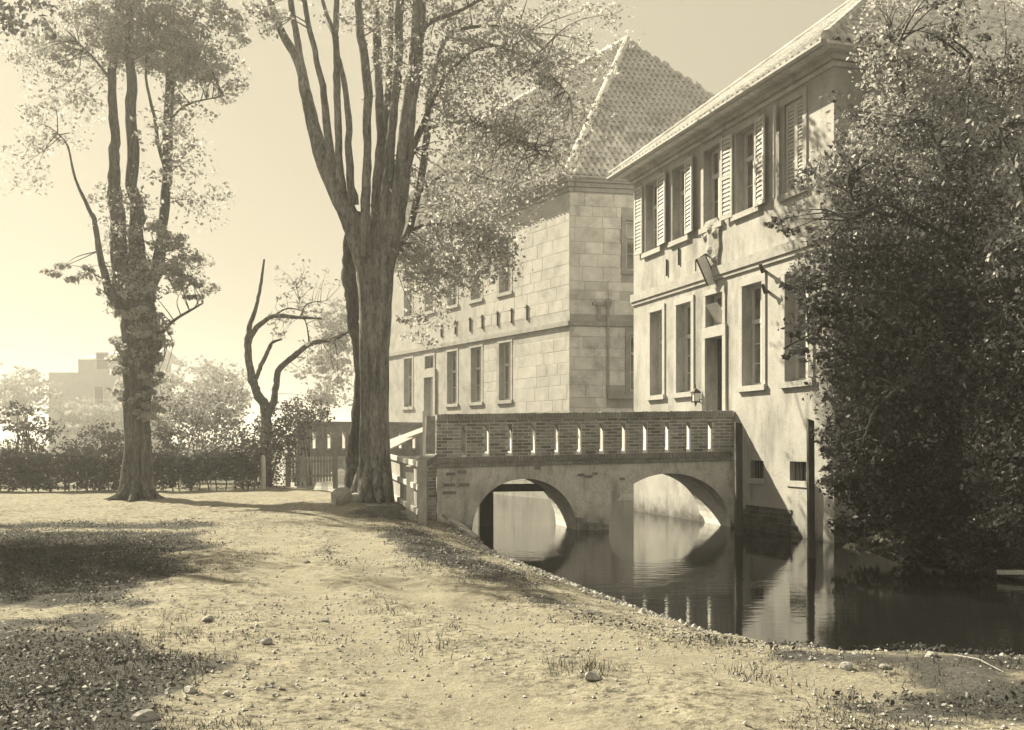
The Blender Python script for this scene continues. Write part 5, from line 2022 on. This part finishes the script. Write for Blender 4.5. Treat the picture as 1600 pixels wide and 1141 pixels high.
# ------------------------------------------------------------------ stones and small things on the ground
def boulder(name, label, x, y, sx, sy, sz, mat=stone_mat, cat='stone', group=None, flat=0.0, seed=1, sub=2, rz=0.0, sink=0.25):
    import bmesh
    bm_ = bmesh.new()
    bmesh.ops.create_icosphere(bm_, subdivisions=sub, radius=1.0)
    rs = random.Random(seed)
    planes = [Vector((rs.gauss(0, 1), rs.gauss(0, 1), rs.gauss(0, 1))).normalized() for _ in range(9)]
    offs = [rs.uniform(0.55, 0.85) for _ in range(9)]
    for v_ in bm_.verts:
        p_ = v_.co.copy()
        for n_, o_ in zip(planes, offs):
            dd_ = p_.dot(n_) - o_
            if dd_ > 0:
                p_ -= n_ * dd_
        v_.co = p_
    for v_ in bm_.verts:
        v_.co.x *= sx
        v_.co.y *= sy
        v_.co.z *= sz
    bmesh.ops.rotate(bm_, verts=bm_.verts, cent=(0, 0, 0), matrix=Matrix.Rotation(rz, 3, 'Z'))
    me_ = bpy.data.meshes.new(name)
    bm_.to_mesh(me_)
    bm_.free()
    me_.materials.append(mat)
    M = Matrix.Translation((x, y, gz(x, y) + sz * (1 - 2 * sink) * 0.62))
    o = link(name, me_, None, M)
    tag(o, label, cat, group)
    return o


boulder('boulder', 'angular grey boulder lying left of the great tree', -4.0, 24.0, 0.3, 0.26, 0.32, seed=3, rz=0.4)
boulder('boulder', 'smaller rounded stone between the boulder and the great tree', -3.72, 24.1, 0.2, 0.2, 0.2, seed=5)
b = MB()
sb_ = [(-3.12, 21.9), (-2.38, 21.8), (-2.42, 22.2), (-3.08, 22.25)]
z0_ = 0.0
b.hexa([(p_[0], p_[1], -0.15) for p_ in sb_] + [(p_[0] + 0.01, p_[1] + 0.02, 0.22 + random.uniform(-0.02, 0.03)) for p_ in sb_])
o = b.build('stone_slab', rough_mat('mossy_stone', 0.07, 0.2, 4.0, bstr=0.8))
tag(o, 'dark mossy stone block at the foot of the great tree', 'stone')
# the plank leaning down the bank in front of the bridge
b = MB()
b.bar((-1.4, 21.6, 0.05), (-0.72, 20.4, -0.32), 0.16, 0.05)
o = b.build('bank_plank', grey_wood)
tag(o, 'old plank lying down the bank below the end of the bridge', 'plank')
# board lying at the right edge of the far bank
b = MB()
pa, pb = at(1558, 893, 14.9), at(1660, 890, 14.6)
pa.z, pb.z = -0.30, -0.27
b.bar(pa, pb, 0.16, 0.05)
o = b.build('landing_plank', paint_wood)
tag(o, 'pale plank lying at the water under the tree at the right edge', 'plank')
# a dead stick at the lower right
b = MB()
p0, p1 = at(1508, 1042, 7.6), at(1545, 1062, 7.0)
b.tube([(3.3, 7.65, gz(3.3, 7.65) + 0.03), (3.37, 7.4, gz(3.37, 7.4) + 0.025), (3.41, 7.1, gz(3.41, 7.1) + 0.01)], [0.005, 0.0045, 0.003], 6)
o = b.build('dry_stick', grey_wood)
tag(o, 'pale dry stick lying in the grass of the near bank', 'stick')

loose = [(480, 880, 0.06, 'small dark stone lying alone in the middle of the track'),
         (325, 970, 0.07, 'dark clod at the edge of the grass, highest of the three at left'),
         (297, 1082, 0.055, 'pale rounded stone near the bottom edge left of the track'),
         (356, 1086, 0.045, 'pale pebble just right of the rounded stone at the bottom edge'),
         (508, 972, 0.05, 'flat pale stone on the track, left of centre'),
         (418, 1005, 0.06, 'dark clod of earth on the left of the track'),
         (927, 1062, 0.08, 'pale stone beside a grass tuft at the bottom centre'),
         (1322, 1046, 0.06, 'round pale stone on the waterline near the mooring post reflection'),
         (1384, 1045, 0.05, 'pale stone at the waterline among the grass at lower right'),
         (1455, 1026, 0.06, 'upright pale stone standing in the shallows at lower right'),
         (70, 1083, 0.08, 'pale stone lying in the dark grass at the lower left'),
         (105, 1023, 0.06, 'light stone in the shaded grass on the left'),
         (230, 1127, 0.09, 'flat pale stone at the very bottom left of the track'),
         (1480, 890, 0.11, 'pale stone on the far waterline under the overhanging bush'),
         (1425, 874, 0.13, 'larger pale stone on the far bank below the bush'),
         (1345, 862, 0.1, 'light stone at the foot of the house by the mooring post')]
for k, (px, py, s_, lb) in enumerate(loose):
    d = EYE * F / (py - HOR) if py > 900 or px < 700 else (EYE - WATER) * F / (py - HOR)
    x = (px - 800) * d / F
    for _ in range(3):
        zz = gz(x, d)
        d = (EYE - zz) * F / (py - HOR)
        x = (px - 800) * d / F
    clod = 'dark' in lb.split()[:3]
    boulder('clod' if 'clod' in lb else 'stone', lb, x, d, s_ * random.uniform(0.8, 1.1), s_ * 0.8, s_ * 0.62, mat=brick_dark if clod else stone_mat, cat='clod' if 'clod' in lb else 'stone', seed=20 + k, sub=2)

# gravel strewn over the track and the shore
n = 22000
px_ = RNG.uniform(-6, 4.5, n * 3)
py_ = 4.5 + 21 * RNG.random(n * 3) ** 1.3
sd_ = moat_sd(px_, py_)
dens = 0.25 + 0.75 * (vnoise(px_, py_, 0.8, 21) > 0.5) + 1.2 * np.exp(-((sd_ - 0.35) / 0.35) ** 2)
ok = (sd_ > 0.02) & (RNG.random(n * 3) < dens * 0.5) & (np.abs(px_) < 0.56 * py_ + 0.5)
px_, py_ = px_[ok][:n], py_[ok][:n]
pz_ = ground_z(px_, py_)
sx_ = RNG.uniform(-2, 6, 60000)
sy_ = RNG.uniform(8, 23, 60000)
q_ = moat_sd(sx_, sy_)
k_ = (q_ > -0.12) & (q_ < 0.75) & (RNG.random(60000) < 0.5 * np.exp(-np.abs(q_ - 0.2) / 0.25)) & (sx_ < 5.8)
sx_, sy_ = sx_[k_][:2600], sy_[k_][:2600]
px_, py_ = np.concatenate([px_, sx_]), np.concatenate([py_, sy_])
pz_ = np.concatenate([pz_, ground_z(sx_, sy_)])
n = len(px_)
oc = np.array([(1, 0, 0), (0, 1, 0), (-1, 0, 0), (0, -1, 0), (0, 0, 1), (0, 0, -1)], float)
of = [(0, 1, 4), (1, 2, 4), (2, 3, 4), (3, 0, 4), (1, 0, 5), (2, 1, 5), (3, 2, 5), (0, 3, 5)]
s_ = (0.005 + 0.017 * RNG.random(n) ** 3.5)
s_[-len(sx_):] = 0.012 + 0.04 * RNG.random(len(sx_)) ** 2.5
V = oc[None] * (0.7 + 0.6 * RNG.random((n, 6, 1)))
an = RNG.random(n) * 6.28
ca, sa = np.cos(an), np.sin(an)
V = np.stack([V[..., 0] * ca[:, None] - V[..., 1] * sa[:, None], V[..., 0] * sa[:, None] + V[..., 1] * ca[:, None], V[..., 2] * 0.65], -1) * s_[:, None, None]
V += np.stack([px_, py_, pz_ + s_ * 0.3], -1)[:, None, :]
tri = V[:, np.array(of), :].reshape(-1, 3)
o = link('gravel', np_mesh('gravel', tri, None, rough_mat('gravel', 0.26, 0.5, 14.0, bstr=0.2), 3))
tag(o, 'loose gravel strewn over the track and shore', 'gravel', kind='stuff')

# grass: blades in tufts
def blades(x, y, h, wd, lean):
    n = len(x)
    z = ground_z(x, y) - 0.01
    a_ = RNG.random(n) * 6.28
    la = RNG.random(n) * 6.28
    l_ = lean * h * RNG.random(n)
    w2 = wd / 2
    p0 = np.stack([x - np.cos(a_) * w2, y - np.sin(a_) * w2, z], -1)
    p1 = np.stack([x + np.cos(a_) * w2, y + np.sin(a_) * w2, z], -1)
    p2 = np.stack([x + np.cos(la) * l_, y + np.sin(la) * l_, z + h], -1)
    return np.stack([p0, p1, p2], 1).reshape(-1, 3)


n = 420000
gx_ = RNG.uniform(-11, 9, n)
gy_ = 4.5 + 21 * RNG.random(n) ** 1.5
vis = np.abs(gx_) < 0.53 * gy_ + 0.6
gx_, gy_ = gx_[vis], gy_[vis]
tm = turf_mask(gx_, gy_) + (0.5 * vnoise(gx_, gy_, 0.9, 31) + 0.5 * vnoise(gx_, gy_, 3.2, 32)) * 1.3 - 1.02
ok = (RNG.random(len(gx_)) < np.clip(tm * 2.2, 0, 1)) & (moat_sd(gx_, gy_) > 0.06)
gx_, gy_ = gx_[ok], gy_[ok]
hh = (0.015 + 0.04 * RNG.random(len(gx_))) * (0.6 + 0.9 * vnoise(gx_, gy_, 1.4, 33))
vv = blades(gx_, gy_, hh, 0.007 + 0.004 * RNG.random(len(gx_)), 1.1)
# separate weed tufts
tx, ty = [], []
for (px, py, n_) in ((270, 965, 60), (265, 1085, 70), (660, 1005, 90), (900, 1045, 120), (925, 1050, 90), (1180, 1040, 70), (1200, 1060, 60), (1460, 1000, 40), (1300, 1090, 60), (250, 1000, 60), (200, 990, 60), (640, 815, 60), (690, 800, 80), (720, 830, 80), (745, 835, 90), (700, 850, 80), (620, 820, 60), (660, 830, 80), (770, 840, 60)):
    d = EYE * F / (py - HOR)
    x = (px - 800) * d / F
    tx += list(RNG.normal(x, 0.1 + d * 0.006, n_))
    ty += list(RNG.normal(d, 0.12 + d * 0.01, n_))
tx, ty = np.array(tx), np.array(ty)
k_ = moat_sd(tx, ty) > 0.0
tx, ty = tx[k_], ty[k_]
v2 = blades(tx, ty, 0.03 + 0.075 * RNG.random(len(tx)), 0.008, 0.9)
o = link('grass', np_mesh('grass', np.concatenate([vv, v2]), None, grass_mat, 3))
tag(o, 'short worn grass beside the track and along the bank', 'grass', kind='stuff')
# broad-leaved weeds in the turf
n = 170000
wx = RNG.uniform(-9, 6, n)
wy = 4.6 + 19 * RNG.random(n) ** 1.4
ok = (np.abs(wx) < 0.53 * wy + 0.4) & (RNG.random(n) < np.clip((turf_mask(wx, wy) + (vnoise(wx, wy, 1.6, 41) - 0.5) * 0.8 - 0.45) * 2.2, 0, 1)) & (moat_sd(wx, wy) > 0.05)
wx, wy = wx[ok], wy[ok]
P = np.stack([wx, wy, ground_z(wx, wy) + 0.015 + 0.05 * RNG.random(len(wx))], 1)
vv = leaves([((0, 0, 0), (1, 1, 1), len(P), 0.0)], 0.03, 0.9).reshape(-1, 4, 3)
vv = vv - vv.mean(1)[:, None, :] + P[:, None, :]
o = link('weeds', np_mesh('weeds', vv.reshape(-1, 3), None, leaf_hedge, 4))
tag(o, 'broad leaved weeds growing through the shaded turf', 'weeds', kind='stuff')

# ------------------------------------------------------------------ the hazy air
m, t, out = nodes('haze_air')
pv = nd(t, 'ShaderNodeVolumePrincipled')
pv.inputs['Color'].default_value = (0.95, 0.95, 0.95, 1)
pv.inputs['Density'].default_value = 0.0016
pv.inputs['Anisotropy'].default_value = 0.5
t.links.new(pv.outputs[0], out.inputs['Volume'])
b = MB()
b.box(-760, 760, -70, 1600, -2.3, 21)
HAZE = True
if HAZE:
    o = b.build('haze', m)
    tag(o, 'pale summer haze filling the air', 'haze', kind='stuff')
